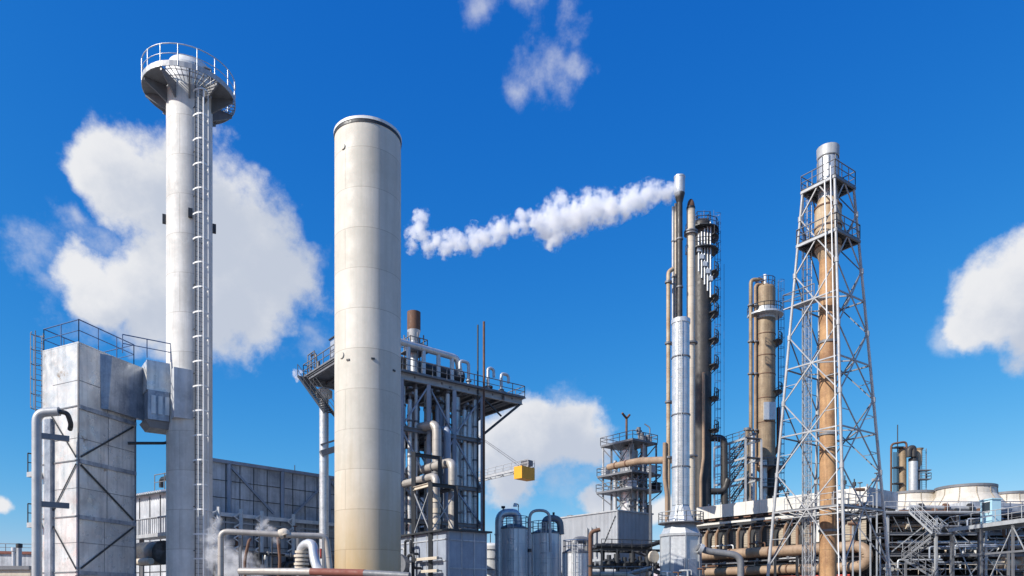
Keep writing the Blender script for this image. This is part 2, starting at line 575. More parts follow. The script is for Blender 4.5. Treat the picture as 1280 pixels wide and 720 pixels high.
def thing(name, label, cat, loc, group=None):
    o = bpy.data.objects.new(name, None)
    o.empty_display_size = 0.5
    o.location = (loc[0], loc[1], loc[2] if len(loc) > 2 else 0)
    col.objects.link(o)
    ROOT[o.name] = V(o.location)
    return tag(o, label, cat, group)


def single(mb, name, mat, label, cat, loc, group=None):
    return tag(mb.build(name, mat, None, (loc[0], loc[1], loc[2] if len(loc) > 2 else 0)), label, cat, group)


def copy_thing(o, loc, label, group=None):
    """a copy of a thing, its parts and their sub-parts, at another base"""
    def rec(x, parent):
        c = x.copy(); col.objects.link(c)
        if parent is not None:
            c.parent = parent
        for ch in [k for k in bpy.data.objects if k.parent == x]:
            rec(ch, c)
        return c
    c = rec(o, None)
    c.location = loc
    ROOT[c.name] = V(loc)
    c['label'] = label
    if group: c['group'] = group
    return c


GA = V(0.788, 0.616, 0)      # the plant's two building directions
GB = V(-0.616, 0.788, 0)
UP = V(0, 0, 1)

# ------------------------------------------------------------------ ground
g = MB()
g.add([(-6000, -3000, 0), (6000, -3000, 0), (6000, 9000, 0), (-6000, 9000, 0)], [(0, 1, 2, 3)])
tag(g.build('ground', 'ground'), kind='structure')


# ------------------------------------------------------------------ slender chimney with the round platform
def slender_chimney():
    cx, cy = -20.15, 45.0
    c = V(cx, cy, 0)
    T = thing('platform_chimney', 'slender pale grey chimney with caged ladder and round railed platform at its top', 'chimney', c)
    R = 1.33
    MB().lathe(c, [(R, 0), (R, 33.6)], 40).build('shell', 'chimney', T)
    m = MB().lathe(c, [(R + 0.02, 33.6), (R + 0.02, 34.5), (R - 0.12, 34.9), (R - 0.5, 35.05), (R - 0.55, 34.7), (0.01, 34.6)], 40)
    m.lathe(c, [(R + 0.02, 33.6), (R - 0.05, 33.55)], 40)
    m.build('cap', 'white', T)
    zd, RD = 33.15, 2.67
    n = 10
    a0 = math.radians(-66 - 36)       # towards the camera
    deck, grate = MB(), MB()
    for i in range(n):
        b0, b1 = a0 + 2 * math.pi * i / n, a0 + 2 * math.pi * (i + 1) / n
        if i in (0, 1, 3):
            for k in range(5):
                a = b0 + (b1 - b0) * (k + 0.5) / 5
                d = V(math.cos(a), math.sin(a), 0)
                grate.beam(c + d * (R + 0.05) + UP * (zd + 0.03), c + d * (RD - 0.03) + UP * (zd + 0.03), 0.03, 0.05)
            for rr in (1.85, 2.35):
                grate.arc_band(c, rr, b0 + .02, b1 - .02, zd + 0.0, 0.04, 0.03, 4)
            grate.build('deck_grating', 'pale_steel', T)
            grate = MB()
        else:
            deck.sector(c, R + 0.04, RD - 0.02, b0, b1, zd, 0.06, 4)
    deck.build('platform_deck', 'steel', T)
    m = MB().arc_band(c, RD - 0.02, 0, 2 * math.pi, zd - 0.02, 0.32, 0.04, 40)
    m.build('toe_board', 'pale_steel', T)
    for i in range(n):
        a = a0 + 2 * math.pi * i / n
        d = V(math.cos(a), math.sin(a), 0)
        s = V(-d.y, d.x, 0) * 0.05
        o = [c + d * (R + 0.01) + UP * (zd - 0.95), c + d * (RD - 0.05) + UP * (zd - 0.2), c + d * (RD - 0.05) + UP * (zd - 0.004), c + d * (R + 0.01) + UP * (zd - 0.004)]
        MB().hexa([p - s for p in o], [p + s for p in o]).build('bracket', 'steel', T)
    m = MB()
    for z, r in ((1.3, 0.03), (0.72, 0.022)):
        k = 40
        for i in range(k):
            q = [c + V(math.cos(2 * math.pi * j / k), math.sin(2 * math.pi * j / k), 0) * RD + UP * (zd + z) for j in (i, i + 1)]
            m.tube(q[0], q[1], r, n=6, caps=False)
    for i in range(16):
        a = a0 + 2 * math.pi * i / 16
        q = c + V(math.cos(a), math.sin(a), 0) * RD + UP * zd
        m.tube(q, q + UP * 1.3, 0.035, n=6)
    m.build('handrail', 'galv_plain', T)
    # small instruments on the cap platform
    m = MB()
    for a, h in ((-0.35, 1.25), (-0.15, 0.9), (0.1, 1.1)):
        q = c + V(math.cos(a), math.sin(a), 0) * (R + 0.35) + UP * zd
        m.tube(q, q + UP * h, 0.05, n=8)
        m.tube(q + UP * h, q + UP * h + V(-0.35, -0.1, 0.1), 0.07, n=8)
    m.build('sampling_nozzle', 'steel', T)
    # ladder
    o = V(0.70, -0.71, 0).normalized()
    s = V(-o.y, o.x, 0)
    lb, lt = c + o * (R + 0.22) + UP * 0.3, c + o * (R + 0.22) + UP * (zd + 1.2)
    m = MB().ladder(lb, lt, s, 0.5, 0.03, rr=0.011)
    for i in range(12):
        z = 2 + i * 2.7
        for sg in (-1, 1):
            m.beam(c + o * (R - 0.1) + s * sg * .25 + UP * z, c + o * (R + 0.22) + s * sg * .25 + UP * z, 0.04, 0.04)
    lad = m.build('ladder', 'dark', T)
    m = MB().cage(lb + UP * 2.4, lt - UP * 1.9, o, s, 0.42, 1.45, depth=0.8, bars=2, hoop_h=0.09)
    m.build('safety_cage', 'white', lad)
    m = MB().tube(c + o * (R + 1.0) + s * -.05 + UP * 0.2, c + o * (R + 1.0) + s * -.05 + UP * (zd - 0.8), 0.05, n=8)
    m.build('cable_conduit', 'white', T)
    for a in (-2.72, -1.12, 0.42):
        d = V(math.cos(a), math.sin(a), 0)
        t = V(-d.y, d.x, 0)
        MB().obox(c + d * (R + 0.10) + UP * 25.2, d * 0.10, t * 0.12, UP * 0.26).build('junction_box', 'dark', T)
    return T


slender_chimney()


# ------------------------------------------------------------------ clad waste gas casing beside it
def gas_casing():
    C = P(98, 600, 40.0); C.z = 0
    L = P(53, 600, 41.5); L.z = 0
    R = P(169, 600, 44.1); R.z = 0
    B = L + R - C
    top = 16.0
    T = thing('gas_duct_casing', 'tall boxy casing clad in dented bright aluminium with diagonal braces beside the slender chimney', 'duct casing', (C + B) / 2)
    nl = (L - C).cross(UP).normalized()
    if nl.dot(V(0, -1, 0)) < 0: nl = -nl
    nr = (R - C).cross(UP).normalized()
    if nr.dot(V(1, 0, 0)) < 0: nr = -nr
    levels = [0, 3.26, 6.37, 9.48, 12.5]
    for z0, z1 in zip(levels, levels[1:] + [top]):
        MB().hexa([p + UP * z0 for p in (L, C, R, B)], [p + UP * (z1 - 0.012) for p in (L, C, R, B)]).build('cladding_panel', 'clad_bright', T)
    for z in levels[1:]:
        MB().beam(C + nr * 0.05 + UP * (z - 0.05), R + nr * 0.05 + UP * (z - 0.05), 0.10, 0.22).build('band', 'clad_duct', T)
    m = MB()
    for z in levels[1:]:
        m.beam(L + nl * 0.02 + UP * z, C + nl * 0.02 + UP * z, 0.05, 0.07)
    for q, off in ((C, (nl + nr) * 0.01), (R, nr * 0.02)):
        m.beam(q + off + UP * 0.05, q + off + UP * (top - 0.05), 0.07, 0.07)
    m.build('seam_strip', 'steel', T)
    m = MB()
    for (z0, z1) in zip(levels, levels[1:] + [top]):
        zm = z0 + (z1 - z0) * random.uniform(.4, .6)
        m.beam(C.lerp(R, .02) + nr * .006 + UP * zm, C.lerp(R, .98) + nr * .006 + UP * zm, .02, .03)
        k = random.uniform(.42, .58)
        m.beam(C.lerp(R, k) + nr * .006 + UP * (z0 + .05), C.lerp(R, k) + nr * .006 + UP * (z1 - .1), .02, .025)
        m.beam(C.lerp(L, .02) + nl * .006 + UP * zm, C.lerp(L, .7) + nl * .006 + UP * zm, .02, .022)
    m.build('panel_joint', 'steel', T)
    for i, (z0, z1) in enumerate(zip(levels, levels[1:])):
        a, b = C.lerp(R, 0.03), C.lerp(R, 0.95)
        if i % 2 == 1: a, b = b, a
        MB().beam(a + nr * 0.06 + UP * (z1 - 0.25), b + nr * 0.06 + UP * (z0 + 0.2), 0.05, 0.085).build('brace', 'dark', T)
        a, b = C.lerp(L, 0.04), C.lerp(L, 0.75)
        if i % 2 == 1: a, b = b, a
        MB().beam(a + nl * 0.05 + UP * (z1 - 0.2), b + nl * 0.05 + UP * (z0 + 0.15), 0.04, 0.055).build('brace', 'dark', T)
    # raised vertical duct strip on the lit face
    q = L.lerp(C, 0.24)
    MB().obox(q + nl * 0.10 + UP * 6.0, (C - L).normalized() * 0.28, nl * 0.10, UP * 6.0).build('cable_trunking', 'clad_duct', T)
    # top slab and railing
    MB().hexa([p + UP * top for p in (L, C, R, B)], [p + UP * (top + 0.07) for p in (L, C, R, B)]).build('roof', 'clad_bright', T)
    m = MB()
    ins = lambda p: p.lerp((C + B) / 2, 0.03) + UP * (top + .07)
    m.rail([ins(p) for p in (L, C, R, B)], 1.25, 0.03, 1.6, closed=True)
    m.build('handrail', 'blue_paint', T)
    lo = L + nl * 0.0 + (L - C).normalized() * 0.28
    m = MB().ladder(lo + UP * 12.2, lo + UP * 17.2, nl, 0.45)
    m.cage(lo + UP * 12.8, lo + UP * 17.1, (L - C), nl, 0.36, 0.75, depth=0.55, bars=3, hoop_h=0.05)
    m.build('ladder', 'steel', T)
    for z in (8.9, 6.0):
        q = L + (L - C).normalized() * 0.35 + UP * z
        m = MB().obox(q, (L - C).normalized() * 0.3, nl * 0.5, UP * 0.14)
        sp_ = m.build('step_platform', 'pale_steel', T)
        k = L + (L - C).normalized() * 0.62 + UP * (z + .14)
        m = MB().rail([k + nl * 0.45, k - nl * 0.45], 1.1, 0.035, 1.0)
        m.build('platform_rail', 'dark', sp_)
    # upper hood leaning out towards the chimney
    D = V(0.755, 0.656, 0)
    W = V(-0.656, 0.755, 0)
    e = C.lerp(R, 0.36)
    a = [e, R, R + D * 1.0, e + D * 0.62]
    m = MB().hexa([p + UP * 12.75 for p in (e + D * 0.05, R, R + D * 0.65, e + D * 0.42)], [p + UP * 15.9 for p in a])
    m.build('hood', 'clad_duct', T)
    return T, C, R, nl, nr


casing, CC, CR, c_nl, c_nr = gas_casing()


def link_duct():
    c = V(-20.15, 45.0, 0)
    s0 = P(170, 500, 43.2); s0.z = 0
    D = (c - s0).normalized()
    W = V(-D.y, D.x, 0)
    Ld = (c - s0).length - 1.2
    T = thing('flue_gas_duct', 'short blue grey duct bridging high up from the clad casing to the slender chimney', 'duct', s0)
    z0, z1 = 12.6, 16.2

    s0 = s0 + W * 0.45

    def blk(a, b, w, za, zb):
        q = s0 + D * (a + b) / 2
        return MB().obox(q + UP * (za + zb) / 2, D * (b - a) / 2, W * w / 2, UP * (zb - za) / 2)
    blk(0.55, 1.72, 2.0, 12.55, 14.3).build('lower_box', 'clad_duct', T)
    blk(0.50, 1.80, 1.9, 14.32, 16.1).build('damper_box', 'clad_bright', T)
    m = MB()
    for k in range(3):
        q = s0 + D * (0.85 + 0.38 * k) - W * 1.02 + UP * 13.45
        m.obox(q, D * 0.12, W * 0.03, UP * 0.55)
    m.build('access_cover', 'galv_plain', T)
    blk(1.83, Ld + 1.1, 3.6, 12.7, 15.7).build('transition_plate', 'clad_wall', T)
    m = MB().hexa([s0 + D * x + W * w + UP * z for x, w, z in ((0.7, -.8, 12.1), (2.2, -.8, 12.1), (2.2, .8, 12.1), (0.7, .8, 12.1))],
                  [s0 + D * x + W * w + UP * z for x, w, z in ((0.4, -.9, 12.54), (2.6, -.9, 12.54), (2.6, .9, 12.54), (0.4, .9, 12.54))])
    m.build('drain_hopper', 'steel', T)
    m = MB().pipe([s0 + D * 1.9 - W * .2 + UP * 12.2, s0 + D * 1.9 - W * .2 + UP * 11.4, s0 - D * 0.4 - W * .2 + UP * 11.1], 0.09, 0.4)
    m.build('drain_pipe', 'dark', T)
    m = MB()
    q = s0 - W * 1.0 + UP * 16.2
    m.rail([q - D * 0.8, q + D * Ld], 1.1, 0.03, 1.5)
    m.build('handrail', 'blue_paint', T)
    m = MB()
    for x, h in ((1.95, 1.9), (2.4, 1.3), (3.0, 1.0)):
        m.tube(s0 + D * x - W * .95 + UP * 15.5, s0 + D * x - W * .95 + UP * (15.7 + h), 0.05, n=8)
    m.build('vent_tube', 'pale_steel', T)


link_duct()

# steam pipe climbing the lit side of the casing
m = MB()
a = P(46, 516, 38.9)
m.pipe([V(a.x, a.y, 0), a, a + V(1.15, 0.1, 0.1)], 0.24, 0.5, 14)
pipe0 = thing('riser_pipe', 'galvanised riser pipe climbing the outer edge of the clad casing with an elbow on top', 'pipe', (a.x, a.y, 0))
m.build('pipe_run', 'pale_steel', pipe0)
MB().pipe([a + V(1.15, 0.1, 0.1), a + V(1.5, 0.25, 0.05), a + V(1.55, 0.5, -0.5), a + V(1.3, 0.8, -0.7)], 0.13, 0.3).build('valve', 'dark', pipe0)
for z in (6.9, 10.6):
    q = V(a.x, a.y, z)
    MB().beam(q, q + V(1.2, 0.9, 0), 0.22, 0.3).build('bracket', 'steel', pipe0)


# ------------------------------------------------------------------ the big cream stack
def big_stack():
    c = V((460 - 640) / F * 43.0, 43.0, 0)
    k0 = 43.0 / 50.0
    R, H = 2.26 * k0, CZ + (33.8 - CZ) * k0
    T = thing('exhaust_stack', 'thick cream coloured cylindrical stack with plain shell, dark rim and ochre stained foot', 'chimney', c)
    MB().lathe(c, [(R, 0), (R, H)], 72).build('shell', 'stack', T)
    m = MB()
    m.lathe(c, [(R + 0.002, H - 0.32), (R + 0.03, H - 0.32), (R + 0.03, H - 0.16), (R + 0.002, H - 0.16)], 72)
    m.lathe(c, [(R, H), (R - 0.15, H), (R - 0.15, H - 3)], 72)
    m.build('rim', 'dark', T)
    m = MB().lathe(c, [(R + 0.004, H - 0.15), (R + 0.055, H - 0.15), (R + 0.055, H + 0.01), (R - 0.15, H + 0.01)], 72)
    m.build('top_ring', 'white', T)
    for px, z, r in ((430, 27.75, 0.16), (428, 15.8, 0.2)):
        k = (px - 460) / 42.0
        az = math.atan2(c.y, c.x) + math.pi
        th = az + math.asin(k)
        d = V(math.cos(th), math.sin(th), 0)
        MB().tube(c + d * (R - 0.1) + UP * z, c + d * (R + 0.06) + UP * z, r, n=16).build('lifting_trunnion', 'stack', T)
    for px, z in ((436, 15.45), (466, 15.5), (492, 15.1)):
        k = (px - 460) / 42.0
        az = math.atan2(c.y, c.x) + math.pi
        th = az + math.asin(k)
        d = V(math.cos(th), math.sin(th), 0)
        t = V(-d.y, d.x, 0)
        MB().obox(c + d * (R + 0.01) + UP * z, d * 0.04, t * 0.10, UP * 0.05).build('lug', 'dark', T)


big_stack()


# ------------------------------------------------------------------ process tower behind the stack
C0 = V(-14.5, 60.0, 0)


def G(s, t, z=0.0):
    return C0 + GA * s + GB * t + UP * z


def process_tower():
    T = thing('process_tower', 'open steel process tower with overhanging top deck packed with silver columns behind the cream stack', 'steel tower', G(10, 3.6))
    zd = 21.9
    SX, TX = [4.6, 6.2, 9.0, 11.8, 15.0], [0.3, 7.0]
    for s in SX:
        for t in TX:
            MB().ibeam(G(s, t, 0), G(s, t, zd - .5), 0.34, 0.34).build('column', 'clad_blue', T)
    for z in (zd - 0.28, 17.0, 12.3, 8.8):
        for t in TX:
            MB().ibeam(G(4.5 if z < zd - 1 else -0.1, t, z), G(15.0 if z < zd - 1 else 19.9, t, z), 0.3, 0.55 if z > 20 else 0.36).build('girder', 'pale_steel' if z > 20 else 'steel', T)
        for s in SX + ([-0.05, 19.8] if z > 20 else []):
            MB().ibeam(G(s, 0.3, z - .02), G(s, 7.0, z - .02), 0.25, 0.34).build('cross_beam', 'steel', T)
    for s in (-0.02, 17.4):
        MB().ibeam(G(s, -.1, zd - .3), G(s, 7.4, zd - .3), .2, .4).build('edge_beam', 'steel', T)
    for s in (2.0, 3.3, 7.5, 10.4, 13.4, 16.2, 18.6):
        MB().beam(G(s, 0.2, zd - 0.16), G(s, 7.1, zd - 0.16), 0.12, 0.2).build('joist', 'steel', T)
    m = MB()
    m.hexa([G(-0.2, -0.25, zd), G(20, -0.25, zd), G(20, 7.4, zd), G(-.2, 7.4, zd)], [p + UP * 0.07 for p in (G(-0.2, -0.25, zd), G(20, -0.25, zd), G(20, 7.4, zd), G(-.2, 7.4, zd))])
    dk = m.build('deck', 'steel', T)
    for z0, z1 in ((8.8, 12.3), (12.3, 17.0), (17.0, zd - .5)):
        for t in TX:
            for i, (s0, s1) in enumerate(zip(SX[1:], SX[2:])):
                a, b = (s0, s1) if (i + int(z0)) % 2 else (s1, s0)
                MB().beam(G(a, t + .05, z0 + .1), G(b, t + .05, z1 - .1), 0.13, 0.13).build('brace', 'clad_blue', T)
        for s in (6.2, 15.0):
            MB().beam(G(s, .4, z0 + .1), G(s, 6.9, z1 - .1), 0.13, 0.13).build('brace', 'steel', T)
    for t in TX:       # cantilever struts carrying both ends of the deck
        MB().beam(G(15.0, t, 17.6), G(19.7, t, zd - 0.5), 0.2, 0.2).build('strut', 'dark', T)
        MB().beam(G(15.1, t, zd - .7), G(17.3, t, 19.8), 0.13, 0.13).build('strut', 'dark', T)
        MB().beam(G(4.5, t, zd - 4.5), G(.2, t, zd - 0.5), 0.2, 0.2).build('strut', 'dark', T)
    # intermediate floors of grating
    for z, s0, s1 in ((17.1, 6.0, 15.1), (12.4, 9.0, 15.1)):
        MB().hexa([G(s0, 2.5, z), G(s1, 2.5, z), G(s1, 7.1, z), G(s0, 7.1, z)], [p + UP * .06 for p in (G(s0, 2.5, z), G(s1, 2.5, z), G(s1, 7.1, z), G(s0, 7.1, z))]).build('floor_plate', 'dark', T)
    z = zd + .07
    m = MB().rail([G(-.1, 7.2, z), G(-.1, -.15, z), G(19.9, -.15, z), G(19.9, 7.2, z), G(-.1, 7.2, z)], 1.15, 0.04, 1.6, toe=0.15)
    m.build('handrail', 'steel', dk)
    # stair under the left overhang
    m = MB().stairs(G(-.5, 6.4, zd - 0.1), G(-.5, 0.6, zd - 4.6), GA, 0.9, True)
    m.build('stair', 'dark', T)
    return T


ptower = process_tower()

# silver columns packed inside the tower
cols_in = [(6.75, 1.2, 0.30, 'galv'), (7.7, 4.6, 0.42, 'galv'), (8.35, 1.6, 0.32, 'clad_blue'), (9.5, 1.3, 0.36, 'galv'),
           (9.9, 4.8, 0.50, 'galv'), (10.9, 1.4, 0.34, 'clad_blue'), (12.6, 1.3, 0.42, 'galv'), (12.9, 4.6, 0.40, 'clad_blue'),
           (13.9, 1.0, 0.36, 'galv'), (5.4, 2.2, 0.38, 'galv'), (11.6, 3.4, 0.30, 'beige'), (14.2, 3.2, 0.34, 'clad_blue'),
           (7.2, 2.9, .34, 'galv'), (8.9, 3.2, .3, 'pale_steel'), (10.3, 2.6, .28, 'galv'), (11.4, 1.9, .26, 'galv'), (13.3, 2.6, .3, 'galv'),
           (6.9, 5.9, .36, 'pale_steel'), (8.6, 6.0, .34, 'clad_blue'), (10.9, 5.9, .4, 'galv'), (12.1, 5.7, .34, 'pale_steel'), (13.9, 5.9, .38, 'clad_blue'), (5.6, 4.6, .4, 'pale_steel'),
           (7.3, .8, .2, 'galv'), (8.0, .9, .15, 'white'), (9.2, .7, .22, 'galv'), (10.2, .8, .18, 'clad_blue'), (11.3, .7, .2, 'white'), (12.0, .9, .16, 'galv'), (13.2, .7, .22, 'galv'), (14.5, .8, .24, 'galv')]
for i, (s, t, r, mt) in enumerate(cols_in):
    c = G(s, t)
    o = thing('reformer_column', 'slim silver or blue grey upright column standing among others inside the open process tower', 'column', c, 'slim columns inside the process tower')
    z1 = 21.0 - (i % 3) * 0.6
    MB().tube(c, c + UP * z1, r, n=16).build('shell', mt, o)
    m = MB()
    for z in (9.5, 13.0, 16.2, 19.2):
        m.lathe(c, [(r, z + i * .07), (r + .06, z + i * .07), (r + .06, z + .16 + i * .07), (r, z + .16 + i * .07)], 16)
    m.build('flange', 'steel', o)
    q = c + UP * z1
    MB().pipe([q, q + UP * .5, q + UP * .5 - GB * .6], 0.12, .25).build('outlet', 'steel', o)

# dark ducts and machinery on the top deck
zt = 21.97


def deck_item(name, mbs, label, cat, base):
    o = thing(name, label, cat, base)
    for nm, mb, mt in mbs:
        mb.build(nm, mt, o)
    return o


m1 = MB().tube(G(1.0, 2.8, zt + 1.6), G(14.2, 2.8, zt + 1.6), 0.72, n=20)
m2 = MB()
for s in (3, 6.5, 10, 13):
    m2.obox(G(s, 2.8, zt + 0.5), GA * .15, GB * .6, UP * .5)
deck_item('horizontal_drum', [('drum', m1, 'dark_col'), ('saddle', m2, 'steel')], 'long dark horizontal drum lying on the top deck of the process tower', 'drum', G(8, 2.8, zt))
m1 = MB().pipe([G(3.5, 0.9, zt + 3.0), G(12.5, 0.9, zt + 2.7), G(12.9, 1.0, zt + 1.2)], 0.3, .5)
m2 = MB()
for s in (7.2, 8.8, 10.4, 11.9):
    m2.tube(G(s, 0.9, zt), G(s, 0.9, zt + 2.6), 0.2, n=12)
deck_item('header_pipe', [('pipe_run', m1, 'galv'), ('standpipe', m2, 'galv_plain')], 'silver header pipe with four standpipes along the top deck edge of the process tower', 'pipe', G(8, .9, zt))
m1 = MB().lathe(G(8.3, 1.8), [(0.62, zt + 4.6), (0.62, zt + 6.3), (0.5, zt + 6.3), (0.5, zt + 4.6)], 24)
m2 = MB().lathe(G(8.3, 1.8), [(0.35, zt), (0.35, zt + 3.6), (0.62, zt + 4.6)], 20)
m3 = MB()
for k in range(6):
    a = k * math.pi / 3
    q = G(8.3, 1.8, zt) + V(math.cos(a), math.sin(a), 0) * 0.9
    m3.tube(q, q + UP * 4.2, 0.06, n=6)
m3.rail([G(7.4, 0.9, zt + 2.6), G(9.2, 0.9, zt + 2.6), G(9.2, 2.7, zt + 2.6), G(7.4, 2.7, zt + 2.6)], 1.1, .04, 1.0, closed=True)
m3.hexa([G(7.3, .8, zt + 2.5), G(9.3, .8, zt + 2.5), G(9.3, 2.8, zt + 2.5), G(7.3, 2.8, zt + 2.5)], [p + UP * .06 for p in (G(7.3, .8, zt + 2.5), G(9.3, .8, zt + 2.5), G(9.3, 2.8, zt + 2.5), G(7.3, 2.8, zt + 2.5))])
deck_item('vent_silencer', [('silencer', m1, 'rust'), ('neck', m2, 'galv_plain'), ('gantry', m3, 'steel')], 'stubby dark brown vent silencer on a silver neck, highest fitting of the process tower deck', 'silencer', G(8.3, 1.8, zt))
for k, (s, t, h, w, lab) in enumerate(((13.4, 0.3, 2.3, 1.0, 'tallest silver gooseneck vent at the deck corner, near the two thin poles'), (15.9, 0.6, 2.4, -.7, 'silver gooseneck vent standing just past the rusty pole on the deck'),
                          (17.6, 0.7, 2.2, -.9, 'silver gooseneck vent closest to the overhanging deck tip'))):
    o = thing('gooseneck_vent', lab, 'vent', G(s, t, zt), 'gooseneck vents on the process deck')
    MB().pipe([G(s, t, zt), G(s, t, zt + h), G(s - w, t, zt + h), G(s - w, t, zt + h - .8)], 0.15, .35).build('pipe_run', 'galv_plain', o)
    MB().lathe(G(s, t), [(.15, zt + .5), (.28, zt + .5), (.28, zt + .6), (.15, zt + .6)], 14).build('flange', 'steel', o)
m = MB()
for k, (s, t, h) in enumerate(((16.6, 1.3, .8), (17.1, 2.4, 1.0), (18.4, 1.5, .6), (18.9, 3.4, .9))):
    o = thing('deck_valve', 'small dark valve with handwheel standing on the overhanging deck end of the process tower', 'valve', G(s, t, zt), 'small valves on the overhanging deck')
    MB().tube(G(s, t, zt), G(s, t, zt + h), 0.12, n=10).build('stem', 'dark', o)
    MB().tube(G(s - .25, t, zt + h), G(s + .25, t, zt + h), 0.2, n=12).build('handwheel', 'dark', o)
for k, (px, top, mt, rr, lab) in enumerate(((598, 412, 'dark', .075, 'thin black lightning pole rising above the process tower corner'), (605.5, 408, 'rust', .11, 'rusty brown pole running full height beside the tower corner column'))):
    d = 70.2
    q = P(px, top, d)
    o = thing('lightning_pole', lab, 'pole', (q.x, q.y - 1.2, 0))
    MB().tube((q.x, q.y - 1.2, 0), (q.x, q.y - 1.2, q.z), rr, n=10).build('pole', mt, o)
    m = MB()
    for z in (9, 14, 20):
        m.beam((q.x, q.y - 1.2, z), (q.x - .3, q.y, z), .08, .08)
    m.build('clamp', 'steel', o)
# blue analyser hut on the deck corner
o = thing('analyser_hut', 'narrow blue cabinet on the deck corner just beside the cream stack', 'cabinet', G(-.0 + .6, 1.4, zt))
q = G(.7, 1.5, zt)
MB().obox(q + UP * 1.0, GA * .5, GB * .6, UP * 1.0).build('body', 'blue_paint', o)
MB().obox(q + UP * 2.05, GA * .58, GB * .68, UP * .05).build('roof', 'dark', o)
MB().obox(q + UP * 1.0 - GA * .52, GA * .02, GB * .4, UP * .8).build('door', 'clad_blue', o)
m = MB()
m.rail([G(.2, 5.4, zt), G(.2, 6.9, zt)], 2.0, .05, 1.2)
m.tube(G(.4, 6.6, zt), G(.4, 6.6, zt + 2.2), .06, n=8)
m.pipe([G(.4, 6.6, zt + 1.9), G(.4, 5.6, zt + 1.9), G(.4, 5.4, zt + 1.2)], .09, .25)
m.tube(G(.8, 5.9, zt), G(.8, 5.9, zt + 1.3), .16, n=10)
single(m, 'purge_manifold', 'steel', 'small pipe manifold on the deck corner with the little steam puff', 'manifold', G(.4, 6.2, zt))
# silver flue standing under the left overhang
q = P(405, 492, 66)
o = thing('silver_flue', 'silver flue pipe with a wide collar standing under the left deck overhang', 'flue', (q.x, q.y, 0))
MB().tube((q.x, q.y, 0), q, 0.42, n=20).build('shell', 'galv', o)
MB().lathe(q, [(.42, q.z - .5), (.75, q.z - .3), (.75, q.z + .25), (.3, q.z + .45), (.01, q.z + .45)], 20).build('collar', 'white', o)
m = MB().beam(P(401, 567, 65.5), P(430, 558, 66.5), .6, .5)
m.beam(P(401, 556, 65.5), P(430, 547, 66.5), .15, .15)
m.build('support_arm', 'steel', o)

# big insulated pipes leaving the tower
def grid_px(px, py, z):
    """the point at height z on the ray of a photo pixel"""
    d = (z - CZ) * F / (HZ - py)
    return V((px - 640) / F * d, d, z)


a = grid_px(566, 577, 13.6)
m = MB().pipe([a + GB * 13, a, V(a.x, a.y, 6.9)], 0.40, 0.8, 18)
o = thing('lagged_steam_pipe', 'higher of two thick silver lagged pipes turning down at the front of the process tower', 'pipe', (a.x, a.y, 6.9))
m.build('pipe_run', 'grey_lagging', o)
for k in (3, 6.5, 9.5):
    q = a + GB * k
    MB().tube(q - GB * .06, q + GB * .06, .46, n=18).build('lagging_band', 'steel', o)
a2 = grid_px(545, 595, 12.0)
m = MB().pipe([a2 + GB * 12, a2, V(a2.x, a2.y, 6.9)], 0.34, 0.7, 18)
o = thing('lagged_steam_pipe', 'lower of two thick silver lagged pipes turning down at the front of the process tower', 'pipe', (a2.x, a2.y, 6.9))
m.build('pipe_run', 'grey_lagging', o)
for z in (8.0, 8.9, 9.8):
    MB().lathe((a2.x, a2.y, 0), [(.34, z), (.42, z), (.42, z + .4), (.34, z + .4)], 18).build('expansion_bellows', 'cream', o)
a3 = P(546, 530, 64.5)
m = MB().pipe([a3 + GB * 4 - GA * 1.0, a3, V(a3.x, a3.y, 9.0)], 0.42, 0.8, 18)
o = thing('lagged_downcomer', 'bright silver downcomer with an elbow at mid height of the process tower', 'pipe', (a3.x, a3.y, 9.0))
m.build('pipe_run', 'grey_lagging', o)
MB().lathe((a3.x, a3.y, 0), [(.42, 13.0), (.48, 13.0), (.48, 13.2), (.42, 13.2)], 18).build('lagging_band', 'steel', o)
a4 = P(559, 536, 65.5)
o = thing('lagged_downcomer', 'blue grey downcomer standing just beside the bright silver one in the process tower', 'pipe', (a4.x, a4.y, 8.9))
MB().pipe([a4 + GB * 3, a4, V(a4.x, a4.y, 8.9)], 0.34, 0.6, 16).build('pipe_run', 'clad_blue', o)
MB().lathe((a4.x, a4.y, 0), [(.34, 12.0), (.4, 12.0), (.4, 12.2), (.34, 12.2)], 18).build('lagging_band', 'steel', o)

# frame carrying those pipes
f0 = grid_px(517, 568, 13.9); f1 = grid_px(538, 604, 11.1)
f0 = V(f0.x, f0.y, 0); f1 = V(f1.x, f1.y, 0)
o = thing('pipe_support_frame', 'dark braced frame holding up the two thick silver pipes by the stack', 'pipe frame', (f0 + f1) / 2)
ex = GA * 2.6
for q, h in ((f0, 14.1), (f1, 11.2), (f0 + ex, 14.0), (f1 + ex * .95, 11.1)):
    MB().ibeam(q, q + UP * h, .34, .34).build('column', 'dark', o)
for p_, q_, z in ((f0, f0 + ex, 13.9), (f0, f0 + ex, 11.4), (f1, f1 + ex, 11.0), (f0, f1, 11.0), (f0 + ex, f1 + ex, 11.0)):
    MB().ibeam(p_ + UP * z, q_ + UP * z, .25, .3).build('beam', 'cream' if (p_ is f0 and q_ is f1) else 'dark', o)
for p_, q_, z0, z1 in ((f0, f1, 7.1, 10.8), (f1, f0, 7.1, 10.8), (f1, f1 + ex, 7.1, 10.8), (f1 + ex, f1, 7.1, 10.8)):
    MB().beam(p_ + UP * z0, q_ + UP * z1, .07, .07).build('brace', 'pale_steel', o)


